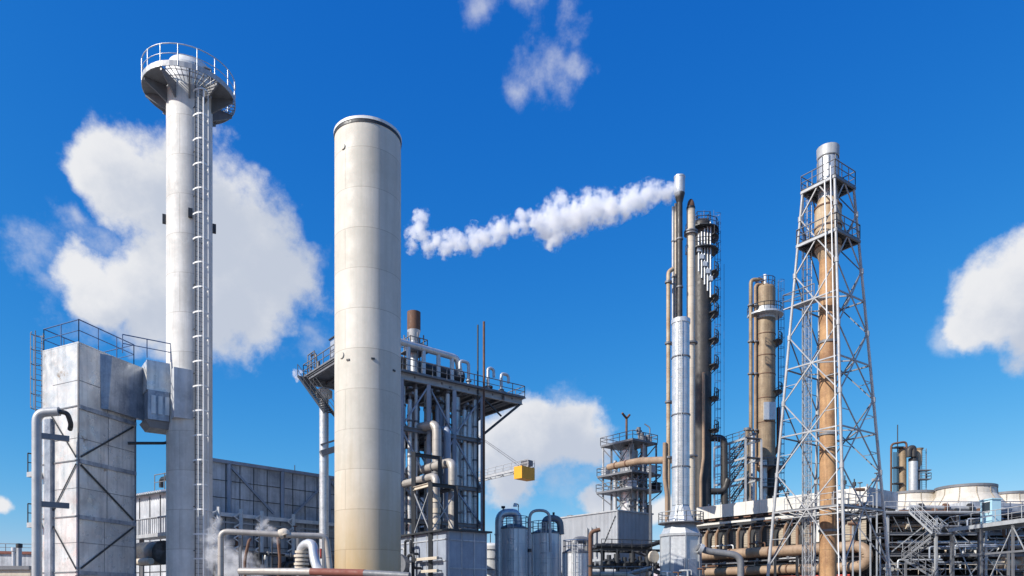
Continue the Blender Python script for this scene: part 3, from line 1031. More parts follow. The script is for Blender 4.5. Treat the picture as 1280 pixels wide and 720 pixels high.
# blue grey panel house at the foot
def panel_house():
    c = P(561, 663, 56); c.z = 0
    H = 7.1
    s1, t1 = 3.6, 8.2
    T = thing('panel_house', 'blue grey panelled house with a flat dark roof at the foot of the process tower', 'house', c + GA * s1 / 2 + GB * t1 / 2)
    q = lambda s, t, z=0: c + GA * s + GB * t + UP * z
    MB().hexa([q(0, 0), q(s1, 0), q(s1, t1), q(0, t1)], [q(0, 0, H), q(s1, 0, H), q(s1, t1, H), q(0, t1, H)]).build('wall', 'clad_blue', T)
    e = .35
    MB().hexa([q(-e, -e, H), q(s1 + e, -e, H), q(s1 + e, t1 + e, H), q(-e, t1 + e, H)], [q(-e, -e, H + .14), q(s1 + e, -e, H + .14), q(s1 + e, t1 + e, H + .14), q(-e, t1 + e, H + .14)]).build('roof', 'dark', T)
    m = MB()
    for i in range(4):
        s = s1 * i / 3
        m.beam(q(s, -.03, 0), q(s, -.03, H - .02), .08, .08)
    for z in (2.0, 4.2, 6.4):
        m.beam(q(0.05, -.035, z), q(s1 - .05, -.035, z), .07, .09)
    for i in range(6):
        t = t1 * i / 5
        m.beam(q(-.03, t, 0), q(-.03, t, H - .02), .08, .08)
    for z in (2.2, 4.8, 6.5):
        m.beam(q(-.035, .05, z), q(-.035, t1, z), .07, .09)
    m.build('panel_rib', 'clad_wall', T)
    MB().obox(q(s1 * .45, -.06, 3.4), GA * .1, GB * .03, UP * .16).build('warning_plate', 'amber', T)
    MB().obox(q(s1 * .55, .2, H + .2), GA * .7, GB * .2, UP * .09).build('roof_vent', 'steel', T)
    for k, (z, t0, t2) in enumerate(((5.0, .8, 4.4), (4.0, .8, 3.2), (2.6, .4, 5.0))):
        o = thing('cable_gutter', ('longest', 'upper cream', 'middle short')[(k + 1) % 3] + ' gutter bar standing off the lit wall of the panel house', 'gutter', q(-.5, t0, z))
        MB().beam(q(-.5, t0, z), q(-.5, t2, z), .22, .22).build('trough', 'cream', o)
        for t in (t0 + .2, t2 - .2):
            MB().beam(q(-.5, t, z), q(-.0, t, z), .08, .08).build('bracket', 'dark', o)
    o = thing('handwheel_drum', 'round grey fan drum low between the cream stack and the panel house', 'fan', q(-1.0, 7.2, 0))
    ctr = P(497, 706, 58)
    ax = V(-.3, -.95, 0).normalized()
    MB().tube(ctr - ax * .4, ctr + ax * .4, .9, n=24).build('casing', 'steel', o)
    MB().tube(ctr + ax * .4, ctr + ax * .6, .35, n=16).build('hub', 'dark', o)
    MB().box((ctr.x, ctr.y + .2, ctr.z / 2 - .5), .8, .8, ctr.z - 1.0).build('pedestal', 'dark', o)
    for i, (t, z1) in enumerate(((5.4, 6.6), (6.4, 6.0), (4.9, 5.4))):
        oo = thing('wall_pipe', 'thin crooked grey pipe against the lit wall of the panel house', 'pipe', q(-.8, t), 'crooked pipes on the panel house wall')
        MB().pipe([q(-.8, t), q(-.8, t, z1), q(-.8, t - .9, z1), q(-.8, t - .9, z1 - 1.1), q(-.1, t - .9, z1 - 1.1)], .11, .25).build('pipe_run', 'pale_steel' if i % 2 else 'dark', oo)
        MB().lathe(q(-.8, t), [(.11, 3.6), (.22, 3.6), (.22, 3.8), (.11, 3.8)], 12).build('flange', 'dark', oo)


panel_house()


# ------------------------------------------------------------------ long slate grey clad hall behind
W0 = V(-27.6, 66.0, 0)
WU = V(.665, .747, 0)
WN = V(.747, -.665, 0)


def clad_hall():
    H = 14.4
    q = lambda u, n, z: W0 + WU * u + WN * n + UP * z
    T = thing('clad_hall', 'long slate grey clad hall with ribbed panels and diagonal braces behind the two chimneys', 'building', q(11, -4, 0))
    MB().hexa([q(-2, 0, 0), q(27, 0, 0), q(27, -4, 0), q(-2, -4, 0)], [q(-2, 0, H), q(27, 0, H), q(27, -4, H), q(-2, -4, H)]).build('wall', 'clad_wall', T)
    MB().hexa([q(-2.1, .25, H), q(27.1, .25, H), q(27.1, -4.1, H), q(-2.1, -4.1, H)], [q(-2.1, .25, H + .3), q(27.1, .25, H + .3), q(27.1, -4.1, H + .3), q(-2.1, -4.1, H + .3)]).build('roof', 'clad_blue', T)
    posts = [-1.7, 1.7, 7.2, 12.6, 18.0, 23.4]
    for u in posts:
        MB().beam(q(u, .14, 9.6), q(u, .14, H - .02), .3, .26).build('post', 'clad_blue', T)
    for i, (a, b) in enumerate(zip(posts, posts[1:])):
        if i % 2 == 1:
            MB().beam(q(a + .2, .12, H - .3), q(b - 1.0, .12, 10.2), .2, .2).build('brace', 'clad_blue', T)
        elif i > 0:
            MB().beam(q(a + 1.2, .12, 10.2), q(b - .2, .12, H - .3), .2, .2).build('brace', 'clad_blue', T)
    m = MB()
    for k in range(20):
        u = -1.4 + k * 1.4
        m.beam(q(u, .03, 3), q(u, .03, H - .03), .05, .05)
    for z in (3.6, 5.2, 6.8, 8.2, 11.2, 12.8):
        m.beam(q(-1.9, .035, z), q(26.8, .035, z), .05, .05)
    m.build('panel_seam', 'dark', T)
    MB().beam(q(-1.9, .35, 9.6), q(26.5, .35, 9.6), .5, .35).build('pipe_shelf', 'white', T)
    for z, w in ((8.9, .12), (6.5, .25), (4.4, .2)):
        MB().beam(q(-1.9, .5, z), q(26.5, .5, z), w, w).build('ledge_rail', 'pale_steel', T)
    for u, h in ((15.0, 1.0), (16.2, .8), (9.0, .7)):
        MB().tube(q(u, -.6, H + .3), q(u, -.6, H + .3 + h), .04, n=6).build('roof_rod', 'dark', T)
    for k, u in enumerate((.3, 2.5, 4.6, 8.0, 11.6, 15.2, 19.0, 22.6)):
        o = thing('burner_bracket', 'zigzag steel bracket post carrying pipework on the wall of the slate grey hall', 'bracket', q(u, .8, 0), 'bracket posts along the slate grey hall')
        MB().ibeam(q(u, .8, 0), q(u, .8, 10.2), .28, .28).build('post', 'white', o)
        mm = MB()
        for z in (9.9, 8.9, 7.9, 6.9):
            mm.beam(q(u, .8, z), q(u - .75, .9, z - .45), .12, .12)
            mm.beam(q(u - .75, .9, z - .45), q(u, .8, z - .9), .1, .1)
        mm.build('zigzag_arm', 'white', o)
        mm = MB()
        mm.tube(q(u - .4, .75, 3.5), q(u - .4, .75, 8.5), .14, n=8)
        mm.obox(q(u - .2, .7, 5.6), WU * .4, WN * .25, UP * .5)
        mm.build('gas_riser', 'rust' if k % 3 == 1 else 'dark', o)


clad_hall()

# grey workshop left of it, with corrugated eaves
def workshop():
    c = P(206, 603, 58); c.z = 0
    q = lambda s, t, z=0: c + WU * s - WN * t + UP * z
    H = 10.9
    c2 = P(150, 592, 62.0); c2.z = 0
    T = thing('workshop_building', 'grey workshop with pale corrugated eaves seen in the gap between casing and slender chimney', 'building', q(-3, 3))
    u = (c2 - c).normalized()
    n = V(u.y, -u.x, 0)
    if n.y < 0: n = -n
    r = lambda a, b, z=0: c + u * a + n * b + UP * z
    MB().hexa([r(-.3, 0), r(6, 0), r(6, 2.8), r(-.3, 2.8)], [r(-.3, 0, H - .5), r(6, 0, H - .5), r(6, 2.8, H - .5), r(-.3, 2.8, H - .5)]).build('wall', 'clad_wall', T)
    m = MB()
    k = 40
    top = []
    for i in range(k + 1):
        a = -.5 + 6.7 * i / k
        dz = .06 if i % 2 else -.06
        top.append((r(a, -.6, H - .55 + dz), r(a, 3.0, H + .2 + dz)))
    for i in range(k):
        (a0, b0), (a1, b1) = top[i], top[i + 1]
        m.hexa([a0, a1, b1, b0], [p + UP * .07 for p in (a0, a1, b1, b0)])
    m.build('roof', 'galv_plain', T)
    m = MB().tube(r(.2, 1.0, H + .0), r(.2, 1.0, H + .8), .35, n=14)
    m.lathe(r(.2, 1.0), [(.35, H + .5), (.75, H + .65), (.75, H + .95), (.3, H + 1.25), (.01, H + 1.25)], 16)
    m.build('roof_ventilator', 'dark', T)
    m = MB().rail([r(-.4, .6, H - .1), r(2.6, .6, H - .1)], 1.3, .04, 1.4)
    m.build('roof_rail', 'steel', T)
    MB().pipe([r(2.3, 1, H + .2), r(2.3, 1, H + .9), r(1.4, 1, H + .9)], .18, .3).build('roof_pipe', 'dark', T)
    m = MB()
    for z in (4, 6, 8.4):
        m.beam(r(-.3, -.03, z), r(6, -.03, z), .05, .05)
    for a in (.6, 2.2, 3.8):
        m.beam(r(a, -.03, 0), r(a, -.03, H - .7), .05, .05)
    m.build('panel_seam', 'dark', T)


workshop()

# catwalk and drum between casing and chimney
q0, q1 = P(176, 671, 50), P(214, 657, 47.5)
dd = (q1 - q0); dd.z = 0; dd = dd.normalized()
nn = V(-dd.y, dd.x, 0)
o = thing('drum_catwalk', 'railed grey catwalk above the dark drum between casing and slender chimney', 'catwalk', (q0.x, q0.y, 0))
za = 6.0
qa, qb = V(q0.x, q0.y, za), V(q1.x, q1.y, za) + dd * 1.5
MB().obox((qa + qb) / 2, (qb - qa) / 2, nn * .6, UP * .12).build('deck', 'pale_steel', o)
MB().rail([qa - nn * .58 + UP * .12, qb - nn * .58 + UP * .12], 1.05, .03, .28, mid=False).build('handrail', 'pale_steel', o)
for p_ in (qa + dd * .2, qb - dd * .2):
    MB().beam(V(p_.x, p_.y, 0), p_ - UP * .12, .2, .2).build('leg', 'steel', o)
o = thing('dark_drum', 'dark horizontal drum with elbow pipes under the small catwalk beside the chimney', 'drum', (q0.x, q0.y, 0))
ca = P(188, 692, 48)
MB().tube(ca - dd * 1.2, ca + dd * 1.8, .8, n=20).build('shell', 'dark_col', o)
MB().pipe([ca - dd * 1.2 - nn * 1.0 + UP * 1.4, ca - dd * 1.3 - nn * 1.0 - UP * .2, ca - dd * .3 - nn * 1.1 - UP * 1.6], .1, .3).build('hose', 'pale_steel', o)
MB().pipe([ca - dd * .8 - nn * .9 - UP * .6, ca + dd * 1.9 - nn * .9 - UP * .6], .22, .3).build('pipe_run', 'cream', o)
MB().box((ca.x, ca.y, .8), 1.8, .8, 1.7).build('plinth', 'steel', o)

# white-lagged pipe run on the yard side of the hall
d = 38
m = MB()
a, b = P(276, 664, d), P(408, 670, d + 1)
m.pipe([V(a.x, a.y, 0), a, P(350, 668, d + .3)], .155, .4, 14)
o = thing('yard_pipe', 'silver pipe rising in front of the hall and turning level towards the cream stack', 'pipe', (a.x, a.y, 0))
m.build('pipe_run', 'grey_lagging', o)
MB().pipe([P(350, 668, d + .3), P(356, 666, d + .3), P(357, 669, d + .3)], .26, .1).build('flange', 'cream', o)
MB().pipe([P(357, 669, d + .3), b, b + V(.3, .1, -3.0)], .155, .4, 14).build('pipe_end', 'grey_lagging', o)
for px in (300, 372, 404):
    q = P(px, 668, d + .4)
    MB().beam(V(q.x, q.y + .1, 0), q - UP * .2, .12, .12).build('leg', 'steel', o)
o = thing('lagged_elbow', 'fat white lagged pipe elbow with wrinkled cover beside the foot of the stack', 'pipe', (P(396, 720, 36).x, 36, 0))
e0 = P(378, 690, 36.6)
MB().pipe([P(374, 712, 36.8), P(377, 682, 36.6), P(391, 678, 36.2), P(393, 700, 36), P(398, 714, 35.6), P(408, 722, 34)], .24, .5, 16).build('lagging', 'galv_plain', o)
m = MB()
for k in range(5):
    q = P(377, 690 + k * 5, 36.62)
    m.tube(q - UP * .06, q + UP * .06, .33 + (k % 2) * .05, n=14)
m.build('wrinkled_cover', 'cream', o)
MB().obox(P(401, 692, 36.1), V(.03, 0, 0), V(0, .1, 0), UP * .25).build('tag_plate', 'red_pipe', o)
q = P(392, 720, 36.1)
MB().beam(V(q.x, q.y, 0), q, .3, .3).build('leg', 'steel', o)
# rusty header crossing in front of the stack foot
a, b = P(300, 714, 33), P(405, 715, 31)
o = thing('rusty_header', 'low header pipe with a rust red painted section crossing before the cream stack foot', 'pipe', (b.x, b.y, 0))
MB().pipe([a, P(390, 714.8, 31.3)], .16, .4, 14).build('pipe_run', 'grey_lagging', o)
MB().pipe([P(455, 716.6, 30.5), P(512, 720, 30)], .16, .4, 14).build('pipe_end', 'steel', o)
MB().pipe([P(389, 714.8, 31.3), P(456, 716.6, 30.5)], .17, .1, 14).build('painted_section', 'roof_red', o)
for px, dpt in ((330, 32.5), (420, 30.9), (495, 30.2)):
    q = P(px, 716, dpt)
    MB().beam(V(q.x, q.y, 0), V(q.x, q.y, q.z - .15), .18, .18).build('leg', 'steel', o)
# service pipes along the hall front
rr2 = random.Random(5)
for k in range(16):
    u0 = rr2.uniform(2.0, 22); L_ = rr2.uniform(2, 6)
    n_ = rr2.uniform(1.2, 2.6)
    z_ = rr2.choice((4.2, 5.3, 6.2, 7.3, 8.4)) + rr2.uniform(-.2, .2)
    p0 = W0 + WU * u0 + WN * n_ + UP * z_
    p1 = p0 + WU * L_
    o = thing('service_pipe', 'short service pipe with a drop leg in front of the slate grey hall', 'pipe', (p0.x, p0.y, 0), 'service pipes before the slate grey hall')
    r_ = rr2.uniform(.09, .2)
    MB().pipe([V(p0.x, p0.y, 0), p0, p1, p1 - WN * (n_ - .05)], r_, .4, 10).build('pipe_run', rr2.choice(('pale_steel', 'rust', 'grey_lagging', 'white', 'dark', 'galv_plain')), o)
    q_ = p0.lerp(p1, .5)
    MB().tube(q_ - WU * .08, q_ + WU * .08, r_ * 1.9, n=12).build('flange', 'steel', o)
    if k % 2:
        MB().tube(q_, q_ + UP * .6, .06, n=6).tube(q_ + UP * .55, q_ + UP * .62, .22, n=12).build('handwheel', 'rust', o)
# bent uprights in front of the hall
for k, (px, top, lean, lab) in enumerate(((311, 676, 5, 'bent brown pipe stub left of the pair before the slate grey hall'), (347, 672, -3, 'bent brown pipe stub nearest the flanged joint of the yard pipe'))):
    q = P(px, top, 42)
    o = thing('bent_pipe', ('bent rusty pipe between the steam puff and the yard pipe upright', 'bent rusty pipe hanging below the flanged joint of the yard pipe')[k], 'pipe', (q.x, q.y, 0))
    MB().pipe([V(q.x - .2, q.y, 0), P(px - lean, 700, 42), q, P(px + 2, top - 2, 42.6)], .085, .3).build('pipe_run', 'rust', o)
    MB().lathe((q.x - .2, q.y, 0), [(.12, 1.5), (.24, 1.5), (.24, 1.7), (.12, 1.7)], 12).build('flange', 'steel', o)
for px, top in ((303, 668), (324, 655), (340, 665)):
    q = P(px, top, 43)
    o = thing('thin_mast', 'thin dark rod standing before the slate grey hall wall', 'rod', (q.x, q.y, 0), 'thin rods before the hall')
    MB().tube((q.x, q.y, 0), q, .035, n=6).build('rod', 'dark', o)
    MB().tube((q.x, q.y, 0), (q.x, q.y, .4), .12, n=8).build('foot', 'steel', o)

# far left edge: low building, two vent pipes and a ledge in front
d = 105
a = P(-30, 684, d); b = P(38, 690, d)
o = thing('red_roof_shed', 'distant low shed with a dull red roof edge left of the clad casing', 'shed', ((a.x + b.x) / 2, d + 4, 0))
MB().hexa([(a.x - 6, d, 0), (b.x + 6, d + 1, 0), (b.x + 6, d + 9, 0), (a.x - 6, d + 8, 0)], [(a.x - 6, d, 8.6), (b.x + 6, d + 1, 8.3), (b.x + 6, d + 9, 8.3), (a.x - 6, d + 8, 8.6)]).build('wall', 'clad_wall', o)
MB().hexa([(a.x - 6.3, d - .3, 8.62), (b.x + 6.3, d + .7, 8.32), (b.x + 6.3, d + 9.3, 8.32), (a.x - 6.3, d + 8.3, 8.62)], [(a.x - 6.3, d - .3, 9.0), (b.x + 6.3, d + .7, 8.7), (b.x + 6.3, d + 9.3, 8.7), (a.x - 6.3, d + 8.3, 9.0)]).build('roof', 'roof_red', o)
MB().rail([(a.x - 6, d, 9.0), (b.x + 6, d + 1, 8.7)], 1.1, .05, 2.0).build('roof_rail', 'steel', o)
for k, (px, top, rr) in enumerate(((17.5, 687, .9), (24, 682, 1.05))):
    dd_ = 92
    q = P(px, top, dd_)
    o = thing('roof_vent_pipe', ('shorter of two grey vent pipes before the red roofed shed', 'taller capped grey vent pipe before the red roofed shed')[k], 'vent pipe', (q.x, q.y, 0))
    MB().tube((q.x, q.y, 0), q, rr * .28, n=14).build('shell', ('galv_plain', 'pale_steel')[k], o)
    MB().lathe(q, [(rr * .28, q.z - .3), (rr * .36, q.z - .2), (rr * .36, q.z + .25), (.01, q.z + .3)], 14).build('cap', ('galv_plain', 'dark')[k], o)
d = 56
a, b = P(-40, 706, d), P(38, 709, d)
o = thing('conveyor_gallery', 'long pale ledge like gallery low at the edge beside the clad casing', 'gallery', ((a.x + b.x) / 2, d, 0))
MB().hexa([(a.x, d, 3.2), (b.x, d, 3.2), (b.x, d + 1.6, 3.2), (a.x, d + 1.6, 3.2)], [(a.x, d, 4.05), (b.x, d, 4.05), (b.x, d + 1.6, 4.05), (a.x, d + 1.6, 4.05)]).build('trough', 'cream', o)
MB().hexa([(a.x, d - .2, 4.06), (b.x, d - .2, 4.06), (b.x, d + 1.8, 4.06), (a.x, d + 1.8, 4.06)], [(a.x, d - .2, 4.35), (b.x, d - .2, 4.35), (b.x, d + 1.8, 4.35), (a.x, d + 1.8, 4.35)]).build('lid', 'steel', o)
for x in (a.x + .5, (a.x + b.x) / 2, b.x - .5):
    MB().box((x, d + .8, 1.6), .25, 1.2, 3.19).build('leg', 'steel', o)


# ------------------------------------------------------------------ tower crane in the distance
def tower_crane():
    d = 125
    tip, root = P(664, 578, d), P(560, 609, d + 14)
    T = thing('tower_crane', 'distant tower crane whose grey counter jib carries a yellow counterweight block', 'crane', (root.x, root.y, 0))
    ax = (tip - root); ax.z = 0; L = ax.length; ax = ax.normalized()
    sd = V(-ax.y, ax.x, 0)
    b = V(root.x, root.y, root.z)
    e = V(tip.x, tip.y, root.z + 1.2)
    m = MB()
    for s in (-1, 1):
        m.beam(b + sd * s * .8, e + sd * s * .8, .22, .4)
    k = 14
    for i in range(k):
        p, q = b.lerp(e, i / k), b.lerp(e, (i + 1) / k)
        m.beam(p + sd * .8 * (1 if i % 2 else -1), q - sd * .8 * (1 if i % 2 else -1), .12, .12)
    for s in (-1, 1):
        m.rail([b + sd * s * .9 + UP * .2, e + sd * s * .9 + UP * .2], 1.2, .05, 2.0)
    m.build('counter_jib', 'pale_steel', T)
    c = P(655.5, 592, d - 1.2)
    MB().obox(c, ax * .9 + V(0, 0, 0), sd * 1.7, UP * 1.05).build('counterweight', 'yellow', T)
    m = MB()
    apex = b + UP * 14
    for s in (-1, 1):
        m.tube(e - ax * 1.5 + sd * s * .7, apex + sd * s * .2, .06, n=6)
    m.build('tie_rod', 'steel', T)
    m = MB()
    for sx in (-1, 1):
        for sy in (-1, 1):
            m.beam(V(b.x + sx * .9, b.y + sy * .9, 0), b + V(sx * .9, sy * .9, 0), .22, .22)
            m.beam(b + V(sx * .9, sy * .9, 0), apex, .16, .16)
    for i in range(12):
        z0, z1 = b.z * i / 12, b.z * (i + 1) / 12
        s = 1 if i % 2 else -1
        for y in (-.9, .9):
            m.beam((b.x - s * .9, b.y + y, z0), (b.x + s * .9, b.y + y, z1), .12, .12)
    m.build('mast', 'pale_steel', T)
    MB().obox(e - ax * 1.0 + UP * .8, ax * .9, sd * .6, UP * .5).build('hoist_winch', 'steel', T)


tower_crane()


# ------------------------------------------------------------------ stainless silos
def silo(px, pyt, wpx, d, label, arch=True):
    r = wpx / 2 * d / F
    c = P(px, pyt, d)
    H = c.z
    T = thing('stainless_silo', label, 'silo', (c.x, c.y, 0), 'stainless silos by the light block')
    MB().lathe(c, [(r, 0), (r, H)], 32).build('shell', 'stainless', T)
    m = MB().lathe(c, [(r, H), (r + .05, H), (r + .05, H + .12), (r * .5, H + .5), (.01, H + .6)], 32)
    m.build('roof', 'steel', T)
    n = 12
    pts = [V(c.x + r * .96 * math.cos(2 * math.pi * i / n), c.y + r * .96 * math.sin(2 * math.pi * i / n), H + .12) for i in range(n)]
    MB().rail(pts, 1.2, .035, 1.0, closed=True).build('handrail', 'blue_paint', T)
    o = V(-.15, -1, 0).normalized()
    s = V(1, -.15, 0).normalized()
    lb = c + o * (r + .22)
    m = MB().ladder(V(lb.x, lb.y, 0), V(lb.x, lb.y, H + 1.1), s, .45, .03)
    m.build('ladder', 'white', T)
    MB().cage(V(lb.x, lb.y, 2.4), V(lb.x, lb.y, H + 1.0), o, s, .36, 1.0, depth=.6, bars=3, hoop_h=.05).build('safety_cage', 'pale_steel', T)
    m = MB()
    for k in range(10):
        a = 2 * math.pi * k / 10
        q = V(c.x + (r + .02) * math.cos(a), c.y + (r + .02) * math.sin(a), 0)
        m.beam(V(q.x, q.y, .0), V(q.x, q.y, H), .07, .07)
    m.build('stiffener_strip', 'galv_plain', T)
    return T, c, r, H


d = 75
silo(642, 662, 37, d, 'stainless silo with the fat arched pipe on its outer side, nearest the panel house')
silo(682, 668, 38, d + 1, 'stainless silo in the middle of the three, beneath the thin hooked pipe')
silo(720, 692, 33, d - 2, 'smallest and lowest of the stainless silos, topped by a hooded arch')
# arches and thin pipes
a = P(624, 650, d - .5)
o = thing('arched_duct', 'fat grey arched duct standing beside and bending onto the first silo', 'duct', (a.x, a.y, 0))
MB().pipe([V(a.x, a.y, 0), P(624, 641, d - .5), P(647, 641, d), P(648, 657, d)], .43, 1.0, 16).build('pipe_run', 'galv', o)
q = P(629, 640, d - .4)
m = MB().tube(q, q + UP * .5, .08, n=8)
m.tube(q + UP * .5 - V(.2, 0, 0), q + UP * .5 + V(.2, 0, 0), .13, n=8)
m.build('relief_valve', 'dark', o)
m = MB()
for z in (3.5, 6.0, 8.4):
    m.lathe((a.x, a.y, 0), [(.43, z), (.5, z), (.5, z + .15), (.43, z + .15)], 16)
m.build('flange', 'galv_plain', o)
o = thing('arched_duct', 'short grey arched duct over the roof of the middle silo', 'duct', (P(681, 668, d).x, d, P(681, 668, d).z + .12))
MB().pipe([P(681, 664, d), P(681, 648, d), P(700, 648, d + .5), P(701, 668, d + .5)], .36, .9, 16).build('pipe_run', 'steel', o)
q = P(692, 647, d + .3)
MB().tube(q, q + UP * .55, .12, n=8).build('relief_valve', 'dark', o)
o = thing('hooked_pipe', 'thin pale hooked pipe looping above and between the first two silos', 'pipe', (P(662, 690, d - 2.6).x, d - 2.6, 0))
a = P(662, 690, d - 2.6)
MB().pipe([V(a.x, a.y, 0), P(662, 638, d - 2.6), P(687, 638, d - 2.6), P(688, 690, d - 2.6)], .15, .9, 12).build('pipe_run', 'pale_steel', o)
MB().pipe([P(662, 690, d - 2.62), P(662, 686, d - 2.62)], .2, .1).build('flange', 'dark', o)
o = thing('hood_arch', 'dark hooded arch vent on the roof of the smallest silo', 'vent', (P(720, 690, d - 2).x, d - 2, P(720, 692, d - 2).z + .1))
MB().pipe([P(718, 689, d - 2), P(718, 675, d - 2), P(735, 675, d - 1.6), P(735, 690, d - 1.6)], .38, .8, 14).build('pipe_run', 'steel', o)
MB().tube(P(718, 692, d - 2), P(718, 686, d - 2), .62, .4, 14).build('cone', 'dark', o)
q = P(648, 655, d + 2)
o = thing('yard_lamp', 'small yard lamp on a thin pole rising behind the first silo', 'lamp', (q.x, q.y, 0))
t = P(648, 634, d + 2)
MB().tube((q.x, q.y, 0), t, .04, n=6).build('pole', 'steel', o)
MB().pipe([t, t + UP * .3, t + V(-.35, -.2, .35)], .06, .2, 8).build('arm', 'steel', o)
MB().tube(t + V(-.35, -.2, .4), t + V(-.35, -.2, .05), .14, .24, 12).build('lamp_head', 'white', o)
a = P(613, 683, 80)
o = thing('white_tank', 'small white tank squeezed between panel house and first silo', 'tank', (a.x, a.y, 0))
MB().lathe(a, [(1.3, 0), (1.3, a.z)], 24).build('shell', 'white', o)
MB().dome(a, 1.3, a.z, .4, 24).build('roof', 'white', o)
m = MB()
for z in (5, 6.2, 7.2):
    m.lathe(a, [(1.3, z), (1.36, z), (1.36, z + .08), (1.3, z + .08)], 24)
m.build('band', 'steel', o)
MB().tube(a + UP * .3, a + UP * 1.4, .05, n=6).build('vent', 'dark', o)
a = P(738, 720, d - 4)
o = thing('swan_neck_pipe', 'rusty swan neck pipe bending over before the light corrugated block', 'pipe', (a.x, a.y, 0))
MB().pipe([V(a.x, a.y, 0), P(738, 665, d - 4), P(750, 662, d - 4)], .2, .7, 12).build('pipe_run', 'rust', o)
MB().lathe((a.x, a.y, 0), [(.2, 5), (.32, 5), (.32, 5.15), (.2, 5.15)], 12).build('flange', 'dark', o)


# ------------------------------------------------------------------ light corrugated block with the decked tower on it
KB = V(16.1, 110, 0)


def K(s, t, z=0.0):
    return KB + GA * s + GB * t + UP * z


def light_block():
    H = 15.4
    T = thing('corrugated_block', 'light grey windowless block of corrugated cladding under the triple decked tower', 'building', K(4, 6))
    MB().hexa([K(0, 0), K(8, 0), K(8, 13), K(0, 13)], [K(0, 0, H), K(8, 0, H), K(8, 13, H), K(0, 13, H)]).build('wall', 'clad_block', T)
    m = MB()
    for i in range(44):
        t = .15 + i * .29
        m.obox(K(-.03, t, H / 2), GA * .035, GB * .07, UP * (H / 2 - .02))
    for i in range(26):
        s = .2 + i * .3
        m.obox(K(s, -.03, H / 2), GA * .07, GB * .035, UP * (H / 2 - .02))
    m.build('corrugation', 'clad_block', T)
    m = MB()
    for a, b in ((K(-.1, -.1), K(8.1, -.1)), (K(-.1, -.1), K(-.1, 13.1))):
        m.beam(a + UP * H, b + UP * H, .2, .22)
    m.beam(K(-.05, -.05, 0), K(-.05, -.05, H - .15), .2, .2)
    m.build('edge_trim', 'pale_steel', T)
    m = MB()
    for t in (4.3, 5.3, 6.3):
        m.tube(K(-.4, t, 8.5), K(-.4, t, 13.2), .16, n=10)
    m.build('wall_vent', 'pale_steel', T)
    MB().beam(K(-.12, .3, 14.6), K(-.12, 3.6, 9.0), .06, .1).build('stay_cable', 'dark', T)
    MB().obox(K(.6, 11.0, H + .15), GA * .5, GB * .5, UP * .12).build('roof_hatch', 'steel', T)
    return H


kH = light_block()


